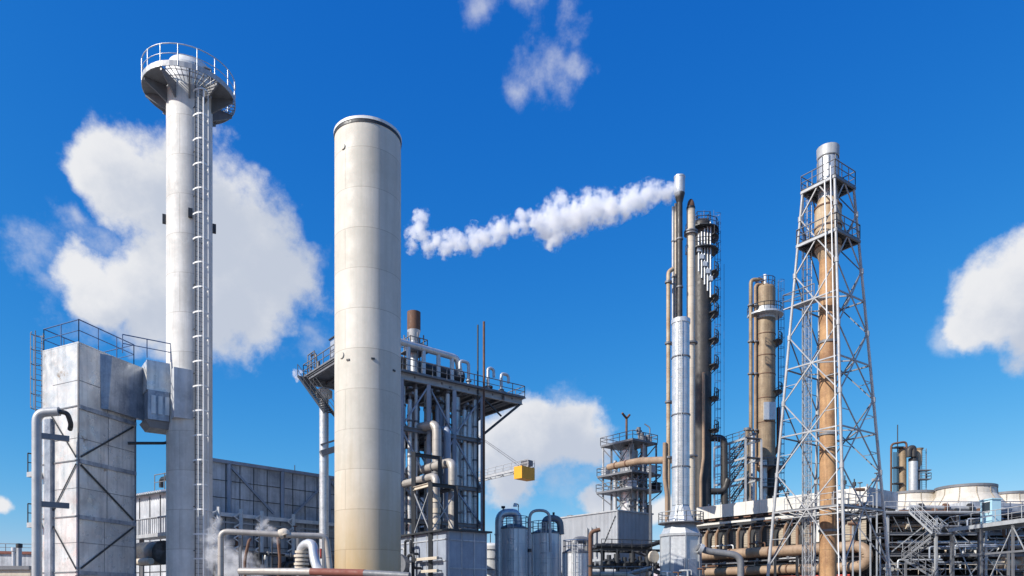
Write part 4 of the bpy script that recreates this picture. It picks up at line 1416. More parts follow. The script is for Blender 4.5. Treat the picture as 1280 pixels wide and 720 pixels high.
def decked_tower():
    c = P(786, 640, 116); c.z = 0
    q = lambda s, t, z=0: c + GA * s + GB * t + UP * z
    T = thing('decked_tower', 'grey steel tower of three railed decks around a vessel on the light corrugated block', 'steel tower', q(0, 0, kH + .02))
    z0 = kH + .02
    decks = [(18.9, 3.5, 3.9), (21.5, 3.4, 3.8), (26.5, 2.9, 3.5)]
    hs, ht = 1.8, 2.1
    for s in (-hs, hs):
        for t in (-ht, ht):
            MB().ibeam(q(s, t, z0), q(s, t, 26.4), .3, .3).build('column', 'steel', T)
    for z, ds, dt in decks:
        MB().hexa([q(-ds, -dt, z), q(ds, -dt, z), q(ds, dt, z), q(-ds, dt, z)], [p + UP * .3 for p in (q(-ds, -dt, z), q(ds, -dt, z), q(ds, dt, z), q(-ds, dt, z))]).build('deck', 'steel', T)
        MB().rail([q(-ds, -dt, z + .3), q(ds, -dt, z + .3), q(ds, dt, z + .3), q(-ds, dt, z + .3)], 1.2, .055, 1.5, closed=True).build('handrail', 'steel', T)
        for s in (-1, 1):
            for t in (-1, 1):
                MB().beam(q(s * hs, t * ht, z - 1.9), q(s * (ds - .1), t * (dt - .1), z), .16, .16).build('strut', 'steel', T)
                MB().beam(q(s * hs, 0, z - 1.6), q(s * (ds - .1), t * .8, z), .12, .12).build('strut', 'steel', T)
    for a, b in ((z0, 18.8), (18.9, 21.4), (21.8, 26.4)):
        for s in (-hs, hs):
            MB().beam(q(s, -ht, a), q(s, ht, b), .15, .15).build('brace', 'steel', T)
            MB().beam(q(s, ht, a), q(s, -ht, b), .15, .15).build('brace', 'steel', T)
        for t in (-ht, ht):
            MB().beam(q(-hs, t, a), q(hs, t, b), .15, .15).build('brace', 'steel', T)
    MB().lathe(q(0, 0), [(1.5, z0), (1.5, 25.6), (.8, 26.3)], 24).build('vessel', 'galv', T)
    m = MB()
    for (s, t, r, za, zb) in ((-1.4, -1.9, .4, z0, 26.4), (1.2, -2.0, .45, z0, 26.4), (2.4, -.6, .4, z0, 25), (2.5, 1.1, .3, z0, 26.4), (-2.2, .9, .3, z0, 24)):
        m.tube(q(s, t, za), q(s, t, zb), r, n=12)
    m.build('riser_pipe', 'pale_steel', T)
    m = MB()
    for z in (16.4, 17.4, 19.9, 20.7, 22.9):
        m.pipe([q(-2.6, -2.2, z), q(1.6, -2.4, z), q(1.6, -1, z)], .22, .4)
    m.build('cross_pipe', 'steel', T)
    for (s, t, z, w_, h_) in ((3.2, -2.8, 19.2, .6, 1.3), (-2.9, -3.4, 19.2, .5, 1.0), (1.2, -3.6, 21.8, .5, 1.1), (3.0, 1.6, 21.8, .6, 1.4), (-2.6, 2.6, 21.8, .5, 1.2), (2.9, -1.2, 15.5, .6, 1.6)):
        MB().obox(q(s, t, z + h_ / 2), GA * w_, GB * w_, UP * h_ / 2).build('control_box', 'dark' if w_ > .5 else 'clad_wall', T)
    for (s, t, za, zb) in ((2.8, -3.3, 18.9, 26.4), (-2.6, 3.2, 15.5, 26.4), (2.9, 2.0, 15.5, 21.5), (.2, -2.9, 15.5, 26.4), (-.9, -2.7, 15.5, 21.4)):
        MB().tube(q(s, t, za), q(s, t, zb), .16, n=8).build('drop_pipe', 'beige' if s > 2.85 else 'pale_steel', T)
    MB().tube(q(-1.6, -1.0, 26.8), q(-1.6, -1.0, 30.6), .18, n=8).build('vent_mast', 'rust', T)
    m = MB().pipe([q(-2.6, -1.0, 31.2), q(-1.6, -1.0, 30.5), q(-.9, -1.0, 31.2)], .18, .3)
    m.build('vent_fork', 'rust', T)
    m = MB()
    for (s, t, z, r) in ((1.6, -1.4, 27.6, .55), (2.4, -.5, 28.3, .5), (2.2, .5, 27.5, .5), (2.8, -1.6, 27.9, .35), (1.9, -.4, 29.2, .35)):
        m.tube(q(s, t, z - .5), q(s, t, z + .5), r, n=10)
        m.tube(q(s - .6, t, z), q(s + .6, t, z), r * .5, n=8)
        m.tube(q(s, t, 26.8), q(s, t, z), .12, n=8)
    m.pipe([q(3, -1.8, 26.8), q(3, -1.8, 29.6), q(2.4, -1.2, 30.2)], .1, .3)
    m.build('motor_valve', 'steel', T)
    MB().stairs(q(-2.8, -3.2, 19.2), q(1.2, -3.2, 21.5), GB, .8, True, .05).build('stair', 'steel', T)
    m = MB().pipe([q(2.5, -3.6, 26.7), q(2.5, -3.65, 20.0)], .06, .1)
    m.build('cable', 'dark', T)


decked_tower()
# beige cross pipe from the decked tower to the column cluster
a, b, c_ = P(761, 584, 110.5), P(800, 576, 105), P(838, 575, 97)
o = thing('overhead_pipe', 'beige overhead pipe leading level from the decked tower to the column cluster', 'pipe', (b.x, b.y, 0))
MB().pipe([a, b, c_], .5, .8, 16).build('pipe_run', 'beige', o)
for t in (.25, .6):
    q = a.lerp(b, t); MB().tube(q - (b - a).normalized() * .12, q + (b - a).normalized() * .12, .56, n=16).build('lagging_band', 'rust', o)
q = b.lerp(c_, .35)
MB().ibeam(V(q.x, q.y, 0), q - UP * .5, .3, .3).build('post', 'steel', o)


# low pipe racks in front of the light block
def pipe_rack(base, ax, L, D, levels, bays, label, mats, pr, T=None, zc=.0):
    sd = V(-ax.y, ax.x, 0)
    T = thing('pipe_rack', label, 'pipe rack', base + ax * L / 2)
    top = levels[-1]
    for i in range(bays + 1):
        for s in (0, D):
            MB().ibeam(base + ax * L * i / bays + sd * s, base + ax * L * i / bays + sd * s + UP * top, .25, .25).build('column', mats[0], T)
    for z in levels:
        for s in (0, D):
            MB().ibeam(base + sd * s + UP * z, base + ax * L + sd * s + UP * z, .2, .28).build('beam', mats[0], T)
        for i in range(bays + 1):
            MB().beam(base + ax * L * i / bays + UP * (z - .03), base + ax * L * i / bays + sd * D + UP * (z - .03), .18, .22).build('cross_beam', mats[0], T)
        for k in range(4):
            s = D * (k + .5) / 4
            r = pr * random.uniform(.7, 1.3)
            p0 = base + sd * s + UP * (z + .15 + r)
            dz = random.choice((-1.2, 1.0, .7, -.8))
            MB().pipe([p0 - ax * random.uniform(0, .8), p0 + ax * L * random.uniform(.55, .95), p0 + ax * L * 1.0 + UP * dz], r, r * 2.5, 10).build('pipe_run', random.choice(mats[1:]), T)
    MB().rail([base + UP * (top + .2), base + ax * L + UP * (top + .2)], 1.1, .045, 1.5).build('handrail', mats[0], T)
    return T


random.seed(11)
b0 = P(752, 700, 92); b0.z = 0
T = pipe_rack(b0, V(.95, .3, 0).normalized(), 8.6, 4, (3.6, 6.0, 8.2), 4, 'dark pipe rack crowded with valves and ducts before the light corrugated block', ('dark', 'dark', 'steel', 'rust', 'dark_col'), .28)
m = MB()
for k in range(7):
    q = b0 + V(.95, .3, 0).normalized() * (1.0 + k * 1.1) + V(0, -.2, 0)
    zz = 6.6 + random.uniform(-.3, .8)
    m.tube(V(q.x, q.y, zz - .5), V(q.x, q.y, zz + .7), .3 + .1 * (k % 2), n=10)
    m.tube(V(q.x - .5, q.y - .1, zz), V(q.x + .5, q.y - .1, zz), .2, n=8)
m.build('pump_body', 'dark', T)
for k, (px, py, r, lab) in enumerate(((816, 696, .75, 'round pale gauge dial between the dark pipe rack and the silver flue base'),)):
    q = P(px, py, 90)
    o = thing('round_gauge', lab, 'gauge', (q.x, q.y, 0))
    MB().tube(q, q + V(.15, -.3, 0), r, n=24).build('dial', 'cream', o)
    MB().tube((q.x, q.y, 0), (q.x, q.y, q.z - r * .8), .09, n=8).build('post', 'steel', o)
b1 = P(700, 720, 84); b1.z = 0
T = pipe_rack(b1, V(1, .05, 0).normalized(), 11, 3, (2.2, 4.3), 4, 'low pale pipe rack along the ground under the light corrugated block', ('steel', 'cream', 'galv_plain', 'pale_steel', 'beige'), .22)


# ------------------------------------------------------------------ column cluster with the smoking stack
def at(px, d):
    return V((px - 640) / F * d, d, 0)


def zp(py, d):
    return CZ + (HZ - py) / F * d


def platform_on(T, c, r, z, out, a0=-1.2, a1=1.2, mat='dark', rail_r=.05, h=1.2):
    base = math.atan2(out.y, out.x)
    pf = MB().sector(c, r + .02, r + 1.25, base + a0, base + a1, z, .14, 8).build('platform', mat, T)
    n = 6
    pts = [V(c.x + (r + 1.2) * math.cos(base + a0 + (a1 - a0) * i / n), c.y + (r + 1.2) * math.sin(base + a0 + (a1 - a0) * i / n), z + .14) for i in range(n + 1)]
    MB().rail(pts, h, rail_r, 1.3).build('platform_rail', mat, pf)
    for a in (a0 * .7, a1 * .7):
        d_ = V(math.cos(base + a), math.sin(base + a), 0)
        MB().beam(c + d_ * r + UP * (z - 1.1), c + d_ * (r + 1.1) + UP * z, .1, .1).build('platform_strut', mat, pf)


def flue():
    d = 88
    c = at(851, d)
    r = 10.8 * d / F
    T = thing('silver_stack', 'wide bright silver flue rising from an octagonal furnace casing in the column cluster', 'flue', c)
    zt, zb = zp(399, d), zp(632, d)
    MB().lathe(c, [(r, zb), (r, zt - .6), (r * 1.08, zt - .6), (r * 1.08, zt - .1), (r * .9, zt), (r * .5, zt)], 32).build('shell', 'galv', T)
    for py in (448, 520, 585):
        z = zp(py, d)
        MB().lathe(c, [(r, z), (r + .1, z), (r + .1, z + .14), (r, z + .14)], 32).build('ring', 'steel', T)
    R = 25 * d / F
    z2, z3 = zp(668, d), zp(720, d)
    MB().lathe(c, [(r, zb - .02), (R * .55, zb - 1.2), (R, z2)], 8, False).build('cone_roof', 'galv_plain', T)
    MB().lathe(c, [(R, z2 - .02), (R, 0)], 8, False).build('furnace_casing', 'galv_plain', T)
    m = MB()
    for i in range(8):
        a = 2 * math.pi * i / 8
        q = c + V(math.cos(a), math.sin(a), 0) * (R + .03)
        m.beam(q, q + UP * (z2 - .05), .14, .14)
    m.lathe(c, [(R + .02, z2 - .3), (R + .15, z2 - .3), (R + .15, z2), (R, z2 + .02)], 8, False)
    m.lathe(c, [(R + .02, 4), (R + .1, 4), (R + .1, 4.2), (R, 4.2)], 8, False)
    m.build('corner_strip', 'pale_steel', T)
    for k, (a, z) in enumerate(((-1.9, 5.6), (-1.2, 5.6))):
        d_ = V(math.cos(a), math.sin(a), 0)
        t = V(-d_.y, d_.x, 0)
        MB().obox(c + d_ * (R - .12) + UP * z, d_ * .1, t * .55, UP * 1.0).build('inspection_door', 'clad_blue', T)
    z = zp(655, d)
    MB().lathe(c, [(r + .4, z), (r + 1.7, z), (r + 1.7, z + .12), (r + .4, z + .12)], 20).build('platform', 'steel', T)
    pts = [c + V(math.cos(2 * math.pi * i / 16), math.sin(2 * math.pi * i / 16), 0) * (r + 1.65) + UP * (z + .12) for i in range(16)]
    MB().rail(pts, 1.2, .05, 1.3, closed=True).build('platform_rail', 'pale_steel', T)
    o = V(-.35, -.93, 0)
    s = V(.93, -.35, 0)
    MB().ladder(c + o * (r + .15) + UP * (z + .2), c + o * (r + .15) + UP * (zt - .5), s, .5, .035).build('ladder', 'pale_steel', T)
    m = MB()
    for k in range(5):
        q = c + V(-1.3 + k * .65, -R - .1, 0)
        m.tube(V(q.x, q.y, 0), V(q.x, q.y, 3.6 + (k % 2) * 1.4), .12, n=8)
    m.build('burner_pipe', 'pale_steel', T)


flue()
rr3 = random.Random(9)
for k in range(12):
    q = at(822 + k * 6.2, 82) + V(0, rr3.uniform(-.5, .5), 0)
    o = thing('furnace_fitting', 'small upright valve pipe standing in the row before the octagonal furnace casing', 'pipe', q, 'valve pipes before the furnace casing')
    h = rr3.uniform(3.6, 5.4)
    MB().pipe([q, q + UP * h, q + V(rr3.choice((-.6, .6)), .2, h), q + V(rr3.choice((-.6, .6)), 1.2, h)], rr3.uniform(.06, .13), .2, 8).build('pipe_run', rr3.choice(('pale_steel', 'rust', 'steel', 'white', 'dark')), o)
    MB().tube(q + UP * (h - .8) - V(.2, 0, 0), q + UP * (h - .8) + V(.2, 0, 0), .16, n=10).build('valve', 'dark', o)


def smoke_stack():
    d = 95
    c = at(849.5, d)
    T = thing('steaming_vent_stack', 'tall thin grey vent stack with a funnel top blowing the white steam plume', 'vent stack', c)
    u = d / F
    MB().lathe(c, [(3.6 * u, 0), (3.6 * u, zp(254, d)), (6.4 * u, zp(243, d)), (6.6 * u, zp(222, d)), (6.0 * u, zp(222, d)), (5.5 * u, zp(240, d))], 24).build('shell', 'dark_col', T)
    MB().lathe(c, [(6.45 * u, zp(242, d)), (6.66 * u, zp(223, d)), (7.0 * u, zp(223, d)), (7.0 * u, zp(221, d)), (5.6 * u, zp(221, d))], 24).build('funnel_sleeve', 'galv_plain', T)
    m = MB()
    for py in (300, 360, 420, 500):
        z = zp(py, d)
        m.lathe(c, [(3.6 * u, z), (4.4 * u, z), (4.4 * u, z + .2), (3.6 * u, z + .2)], 20)
    m.build('flange', 'steel', T)
    for k, (px, top, w, mt, lab) in enumerate(((841.3, 256, 1.6, 'pale_steel', 'slim pale vent pipe, outermost of the close trio beside the steaming stack'),
                                          (844.4, 252, 1.5, 'cream', 'slim cream vent pipe between the pale one and the steaming stack'))):
        q = at(px, d + .5)
        o = thing('slim_vent_pipe', lab, 'vent pipe', q)
        MB().tube(q, V(q.x, q.y, zp(top, d)), w * u, n=12).build('shell', mt, o)
        m = MB()
        for py in (300, 345, 400, 470):
            z = zp(py, d); m.lathe(q, [(w * u, z), (w * u + .08, z), (w * u + .08, z + .15), (w * u, z + .15)], 12)
        m.build('flange', 'steel', o)
    q = at(835.5, d - .5)
    o = thing('hooked_riser', 'rust streaked riser with a hooked top, outer edge of the column cluster', 'pipe', q)
    MB().pipe([q, V(q.x, q.y, zp(342, d)), V(at(841, d).x, q.y + .3, zp(337, d))], 2.6 * u, .7, 14).build('pipe_run', 'rust_body', o)
    m = MB()
    for py in (356, 432, 505, 574):
        z = zp(py, d); m.lathe(q, [(2.6 * u, z), (4.4 * u, z), (4.4 * u, z + .25), (2.6 * u, z + .25)], 14)
        m.beam(V(q.x, q.y, z), V(q.x + 1.0, q.y + .4, z), .15, .15)
    m.build('guide_clamp', 'steel', o)
    MB().pipe([V(q.x - .5, q.y - .2, zp(555, d)), V(q.x - .55, q.y - .2, zp(600, d)), V(q.x - .2, q.y - .1, zp(618, d)), V(q.x - .2, q.y - .1, 4)], .28, .8, 12).build('side_loop', 'beige', o)
    c = at(863.5, d + .6)
    o = thing('cream_riser', 'cream coloured riser with a rounded rust cap in the column cluster', 'pipe', c)
    r = 5.2 * u
    MB().lathe(c, [(r, 0), (r, zp(256, d))], 24).build('shell', 'cream', o)
    MB().dome(c, r * .92, zp(256, d), 1.1, 20).build('cap', 'rust', o)
    MB().lathe(c, [(r * .92, zp(256, d) - .01), (r * 1.05, zp(256, d) - .01), (r * 1.05, zp(259, d)), (r, zp(259, d))], 20).build('cap_ring', 'dark', o)
    for py in (291, 288, 570, 428):
        z = zp(py, d); MB().lathe(c, [(r, z), (r + .35, z), (r + .35, z + .18), (r, z + .18)], 20).build('collar', 'steel', o)
    # dark column with platforms
    d2 = 112
    u2 = d2 / F
    c = at(877.5, d2)
    r = 11.5 * u2
    o = thing('dark_column', 'broad dark grey distillation column with ladders and small platforms in the column cluster', 'column', c)
    MB().lathe(c, [(r, 0), (r, zp(282, d2))], 32).build('shell', 'dark_col', o)
    MB().dome(c, r, zp(282, d2), .9, 28).build('dome', 'dark_col', o)
    out = V(.97, -.25, 0)
    for py in (300, 345, 375, 395, 428, 460, 500, 540):
        platform_on(o, c, r * .9, zp(py, d2), out, -.75, .75)
    for py in (290, 316):
        platform_on(o, c, r * .9, zp(py, d2), V(0, -1, 0), -1.9, 2.1)
    s = V(.25, .97, 0)
    lb = c + out * (r + .5)
    m = MB().ladder(lb + UP * 12, lb + UP * (zp(272, d2)), s, .5, .05)
    m.cage(lb + UP * 14, lb + UP * zp(270, d2), out, s, .5, 1.4, depth=.9, bars=4, hoop_h=.07)
    m.build('caged_ladder', 'blue_paint', o)
    m = MB()
    for k in range(5):
        q = c + V(-.9 + k * .45, -r - .1, 0)
        m.tube(V(q.x, q.y, zp(345 + 8 * k, d2)), V(q.x, q.y, zp(300 - 4 * k, d2)), .13, n=8)
        m.obox(V(q.x, q.y - .1, zp(318 + 9 * k, d2)), V(.3, 0, 0), V(0, .15, 0), UP * .35)
    m.build('top_fitting', 'galv_plain', o)
    m = MB()
    for k in range(6):
        q = c + V(-.6 + .5 * k, .2, 0)
        m.tube(V(q.x, q.y, zp(282, d2)), V(q.x, q.y, zp(268 - (k % 3) * 3, d2)), .05, n=6)
    m.rail([c + V(r, -r, 0) * .7 + UP * zp(279, d2), c + V(r, r, 0) * .7 + UP * zp(279, d2), c + V(-r, r, 0) * .7 + UP * zp(279, d2), c + V(-r, -r, 0) * .7 + UP * zp(279, d2)], 1.3, .05, 1.2, closed=True)
    m.build('top_rail', 'blue_paint', o)
    m = MB().pipe([c + V(-.6, -r - .25, 6), c + V(-.6, -r - .25, zp(600, d2)), c + V(-.2, -r - .25, zp(575, d2)), c + V(-.2, -r - .25, zp(470, d2))], .25, .5)
    m.build('side_pipe', 'beige', o)
    m = MB().tube(c + V(r + 2.0, 0, 8), c + V(r + 2.0, 0, zp(330, d2)), .03, n=5)
    m.build('guide_wire', 'dark', o)
    # elbow duct leaving the dark column
    a = c + V(r * .8, -.3, zp(548, d2))
    o = thing('elbow_duct', 'dark elbow duct turning down from the dark column beside the stair scaffold', 'duct', (a.x + 2.2, a.y, 0))
    MB().pipe([a, a + V(2.2, 0, 0), V(a.x + 2.3, a.y, 12.0)], .55, 1.1, 16).build('duct_run', 'dark_col', o)
    MB().pipe([c + V(r * .8, -.6, zp(615, d2)), c + V(r + 1.8, -.6, zp(615, d2)), c + V(r + 2.4, -.6, zp(600, d2))], .5, .8, 14).build('branch', 'dark_col', o)


smoke_stack()


# brown column pair further right
def brown_columns():
    d = 125
    u = d / F
    c = at(956.5, d)
    r = 12.2 * u
    T = thing('brown_column', 'stained brown column with a railed crown platform between the dark column and the lattice tower', 'column', c)
    MB().lathe(c, [(r, zp(572, d)), (r, zp(362, d))], 32).build('shell', 'brown_col', T)
    MB().dome(c, r, zp(362, d), .8, 28).build('dome', 'brown_col', T)
    MB().lathe(c, [(r * .95, zp(400, d)), (r * 1.02, zp(400, d)), (r * 1.02, zp(386, d)), (r * .95, zp(386, d))], 32).build('pale_band', 'galv_plain', T)
    MB().lathe(c, [(r * .6, 0), (r * .6, zp(590, d)), (r * 1.06, zp(585, d)), (r * 1.06, zp(571, d)), (r, zp(571, d))], 28).build('skirt', 'beige', T)
    q = c + V(-r * .5, -r, 0)
    MB().tube(q, V(q.x, q.y, zp(578, d)), .55, n=16).build('silver_leg', 'galv', T)
    q = c + V(r * .55, -.4, 0)
    MB().lathe(q, [(r * .62, 0), (r * .62, zp(575, d))], 24).build('dark_leg', 'dark_col', T)
    z = zp(396, d)
    MB().sector(c, r + .02, r + 1.3, -3.4, .9, z, .3, 20).build('platform', 'galv_plain', T)
    pts = [c + V(math.cos(-3.4 + 4.3 * i / 12), math.sin(-3.4 + 4.3 * i / 12), 0) * (r + 1.25) + UP * (z + .3) for i in range(13)]
    MB().rail(pts, 1.3, .06, 1.6).build('platform_rail', 'dark', T)
    pts = [c + V(math.cos(2 * math.pi * i / 12), math.sin(2 * math.pi * i / 12), 0) * (r * .95) + UP * zp(360, d) for i in range(12)]
    MB().rail(pts, 1.5, .06, 1.6, closed=True).build('top_rail', 'blue_paint', T)
    MB().tube(c + V(-.2, -.5, zp(364, d)), c + V(-.2, -.5, zp(345, d)), .3, n=12).build('top_nozzle', 'white', T)
    out, s = V(.97, -.2, 0), V(.2, .97, 0)
    lb = c + out * (r + .5)
    m = MB().ladder(lb + UP * 10, lb + UP * zp(352, d), s, .6, .06)
    m.cage(lb + UP * 22, lb + UP * zp(352, d), out, s, .5, 1.6, depth=1.0, bars=4, hoop_h=.08)
    m.build('caged_ladder', 'blue_paint', T)
    for py in (430, 492):
        platform_on(T, c, r * .95, zp(py, d), out, -.8, .8, 'dark', .06)
    for py in (586, 612):
        platform_on(T, c, r * 1.2, zp(py, d), V(.8, -.6, 0), -1.6, 1.2, 'steel', .06)
    m = MB()
    for py in (420, 447, 470, 500, 530):
        z = zp(py, d); m.lathe(c, [(r, z), (r + .06, z), (r + .06, z + .12), (r, z + .12)], 32)
    m.build('insulation_band', 'rust', T)
    MB().obox(c + V(.15, -r - .01, zp(517, d)), V(1.0, 0, 0), V(0, .25, 0), UP * 1.5).build('pale_patch', 'galv_plain', T)
    MB().pipe([c + V(r + .5, -.3, zp(510, d)), c + V(r + .5, -.3, zp(560, d)), c + V(r * .6, -.6, zp(572, d))], .35, .8).build('side_pipe', 'rust', T)
    for k, (px, top, w, mt, lab) in enumerate(((938.5, 352, 2.3, 'brown_col', 'outer hooked brown riser running beside the brown column'), (944.2, 358, 2.0, 'beige', 'inner hooked beige riser hugging the brown column'))):
        q = at(px, d - .8)
        o = thing('hooked_riser', lab, 'pipe', q)
        MB().pipe([q, V(q.x, q.y, zp(top, d)), V(at(953, d).x, q.y + .4, zp(top - 1, d)), V(at(953.5, d).x, q.y + .6, zp(top + 6, d))], w * u, .8, 12).build('pipe_run', mt, o)
        m = MB()
        for py in (385, 430, 470, 540, 580):
            z = zp(py, d); m.lathe(q, [(w * u, z), (w * u + .22, z), (w * u + .22, z + .25), (w * u, z + .25)], 12)
        m.build('clamp', 'steel', o)
    for k, (px, top, w, mt, lab) in enumerate(((934, 542, 2.8, 'brown_col', 'short brown standpipe at the edge of the stair scaffold'), (941, 548, 2.6, 'galv', 'short silver standpipe between the brown standpipe and the brown column'))):
        q = at(px, d - 4)
        o = thing('standpipe', lab, 'pipe', q)
        MB().tube(q, V(q.x, q.y, zp(top, d)), w * u, n=14).build('shell', mt, o)
        z = zp(top, d)
        MB().lathe(q, [(w * u, z - .4), (w * u + .2, z - .4), (w * u + .2, z), (.01, z)], 14).build('cap', 'steel', o)


brown_columns()


# stair scaffold
def stair_scaffold():
    d = 117
    a, b = at(893, d), at(932, d - 7)
    T = thing('stair_scaffold', 'pale steel stair scaffold of four flights between the dark and brown columns', 'stair tower', (a + b) / 2)
    ax = (b - a).normalized()
    sd = V(-ax.y, ax.x, 0)
    zs = [zp(py, d) for py in (636, 607, 583, 560)]
    for p in (a, b, a.lerp(b, .5)):
        for s in (0, 3):
            MB().beam(p + sd * s, p + sd * s + UP * zs[-1], .26, .26).build('post', 'pale_steel', T)
    for z in zs:
        for s in (0, 3):
            MB().beam(a + sd * s + UP * z, b + sd * s + UP * z, .26, .32).build('ledger', 'pale_steel', T)
        q = a.lerp(b, .85)
        MB().hexa([p + UP * (z + .18) for p in (q, b, b + sd * 3, q + sd * 3)], [p + UP * (z + .26) for p in (q, b, b + sd * 3, q + sd * 3)]).build('landing', 'steel', T)
        MB().rail([a + UP * (z + .2), b + UP * (z + .2)], 1.1, .05, 1.4).build('handrail', 'steel', T)
    for z0, z1 in zip(zs, zs[1:]):
        MB().stairs(a.lerp(b, .3) + sd * .7 + UP * z0, a.lerp(b, .92) + sd * .7 + UP * z1, sd, 1.0, True, .05).build('stair_flight', 'steel', T)
        MB().beam(a + sd * 3 + UP * z0, a.lerp(b, .5) + sd * 3 + UP * z1, .14, .14).build('brace', 'dark', T)
    MB().stairs(a.lerp(b, .3) + sd * .7 + UP * 0.1, a.lerp(b, .92) + sd * .7 + UP * zs[0], sd, 1.0, True, .05).build('stair_flight', 'steel', T)


stair_scaffold()


# ------------------------------------------------------------------ long burner house with parapet
HB = V(41.9, 85, 0)


def Hq(s, t, z=0.0):
    return HB + GA * s + GB * t + UP * z


def burner_house():
    H = 15.1
    LT = 24.6
    T = thing('burner_house', 'long plant house with off white parapet panels and tan louvres behind the lattice tower', 'building', Hq(4, 12))
    MB().hexa([Hq(.6, .3), Hq(8, .3), Hq(8, LT), Hq(.6, LT)], [Hq(.6, .3, 13.3), Hq(8, .3, 13.3), Hq(8, LT, 13.3), Hq(.6, LT, 13.3)]).build('wall', 'dark', T)
    for i in range(12):
        t0, t1 = LT * i / 12, LT * (i + 1) / 12
        MB().hexa([Hq(0, t0 + .02, 13.3), Hq(.25, t0 + .02, 13.3), Hq(.25, t1 - .02, 13.3), Hq(0, t1 - .02, 13.3)], [p + UP * (H - 13.3) for p in (Hq(0, t0 + .02, 13.3), Hq(.25, t0 + .02, 13.3), Hq(.25, t1 - .02, 13.3), Hq(0, t1 - .02, 13.3))]).build('parapet_panel', 'parapet', T)
        MB().beam(Hq(.1, t0, H), Hq(.1, t0, H + .3), .16, .16).build('parapet_stud', 'pale_steel', T)
    MB().hexa([Hq(.3, -.02, 13.0), Hq(8, -.02, 13.0), Hq(8, .28, 13.0), Hq(.3, .28, 13.0)], [Hq(.3, -.02, H), Hq(8, -.02, H), Hq(8, .28, H), Hq(.3, .28, H)]).build('end_wall', 'clad_wall', T)
    MB().hexa([Hq(.3, .3, 13.32), Hq(8, .3, 13.32), Hq(8, LT, 13.32), Hq(.3, LT, 13.32)], [Hq(.3, .3, 13.5), Hq(8, .3, 13.5), Hq(8, LT, 13.5), Hq(.3, LT, 13.5)]).build('roof', 'steel', T)
    m = MB()
    for i in range(14):
        t = .5 + i * 1.9
        m.beam(Hq(.2, t, 13.05), Hq(.2, t + 1.1, 13.05), .3, .16)
    m.build('rusty_bracket', 'rust', T)
    MB().beam(Hq(-.35, 0, 12.45), Hq(-.35, LT, 12.45), .35, .28).build('cable_tray', 'parapet', T)
    MB().beam(Hq(-.2, 0, 12.0), Hq(-.2, LT, 12.0), .3, .12).build('cable_tray', 'dark', T)
    for i in range(15):
        t = .9 + i * 1.75
        MB().hexa([Hq(.45, t - .6, 8.9), Hq(.58, t - .6, 8.9), Hq(.58, t + .35, 8.9), Hq(.45, t + .35, 8.9)], [p + UP * 2.3 for p in (Hq(.45, t - .6, 8.9), Hq(.58, t - .6, 8.9), Hq(.58, t + .35, 8.9), Hq(.45, t + .35, 8.9))]).build('louvre_panel', 'louvre', T)
    for z, w, mt in ((11.6, .1, 'white'), (8.5, .3, 'dark'), (6.9, .15, 'white'), (6.4, .12, 'pale_steel'), (4.6, .3, 'dark')):
        MB().beam(Hq(.3, .4, z), Hq(.3, LT, z), .25, w).build('ledge_rail', mt, T)
    for (t, h) in ((3.0, 1.6), (4.2, 2.2), (5.8, 1.2), (9.0, 1.0), (12, 1.5), (15, .9)):
        m = MB().tube(Hq(3, t, 13.4), Hq(3, t, H + h), .08, n=6)
        m.obox(Hq(3, t, H + h * .6), GA * .16, GB * .16, UP * .25)
        m.build('roof_vent', 'dark', T)
    for k, i in enumerate(range(14)):
        t = 1.6 + i * 1.75
        o = thing('burner_riser', 'curved brown burner pipe before the tan louvres, dropping onto the long beige duct', 'pipe', Hq(-.3, t, 8.4), 'burner pipes along the burner house')
        MB().pipe([Hq(.5, t - .5, 12.0), Hq(-.25, t - .5, 11.9), Hq(-.45, t, 11.0), Hq(-.45, t, 8.5)], .2, .6, 10).build('pipe_run', 'brown_pipe', o)
        MB().tube(Hq(-.3, t - .45, 11.55), Hq(-.3, t - .45, 11.95), .26, n=10).build('valve', 'dark', o)


burner_house()


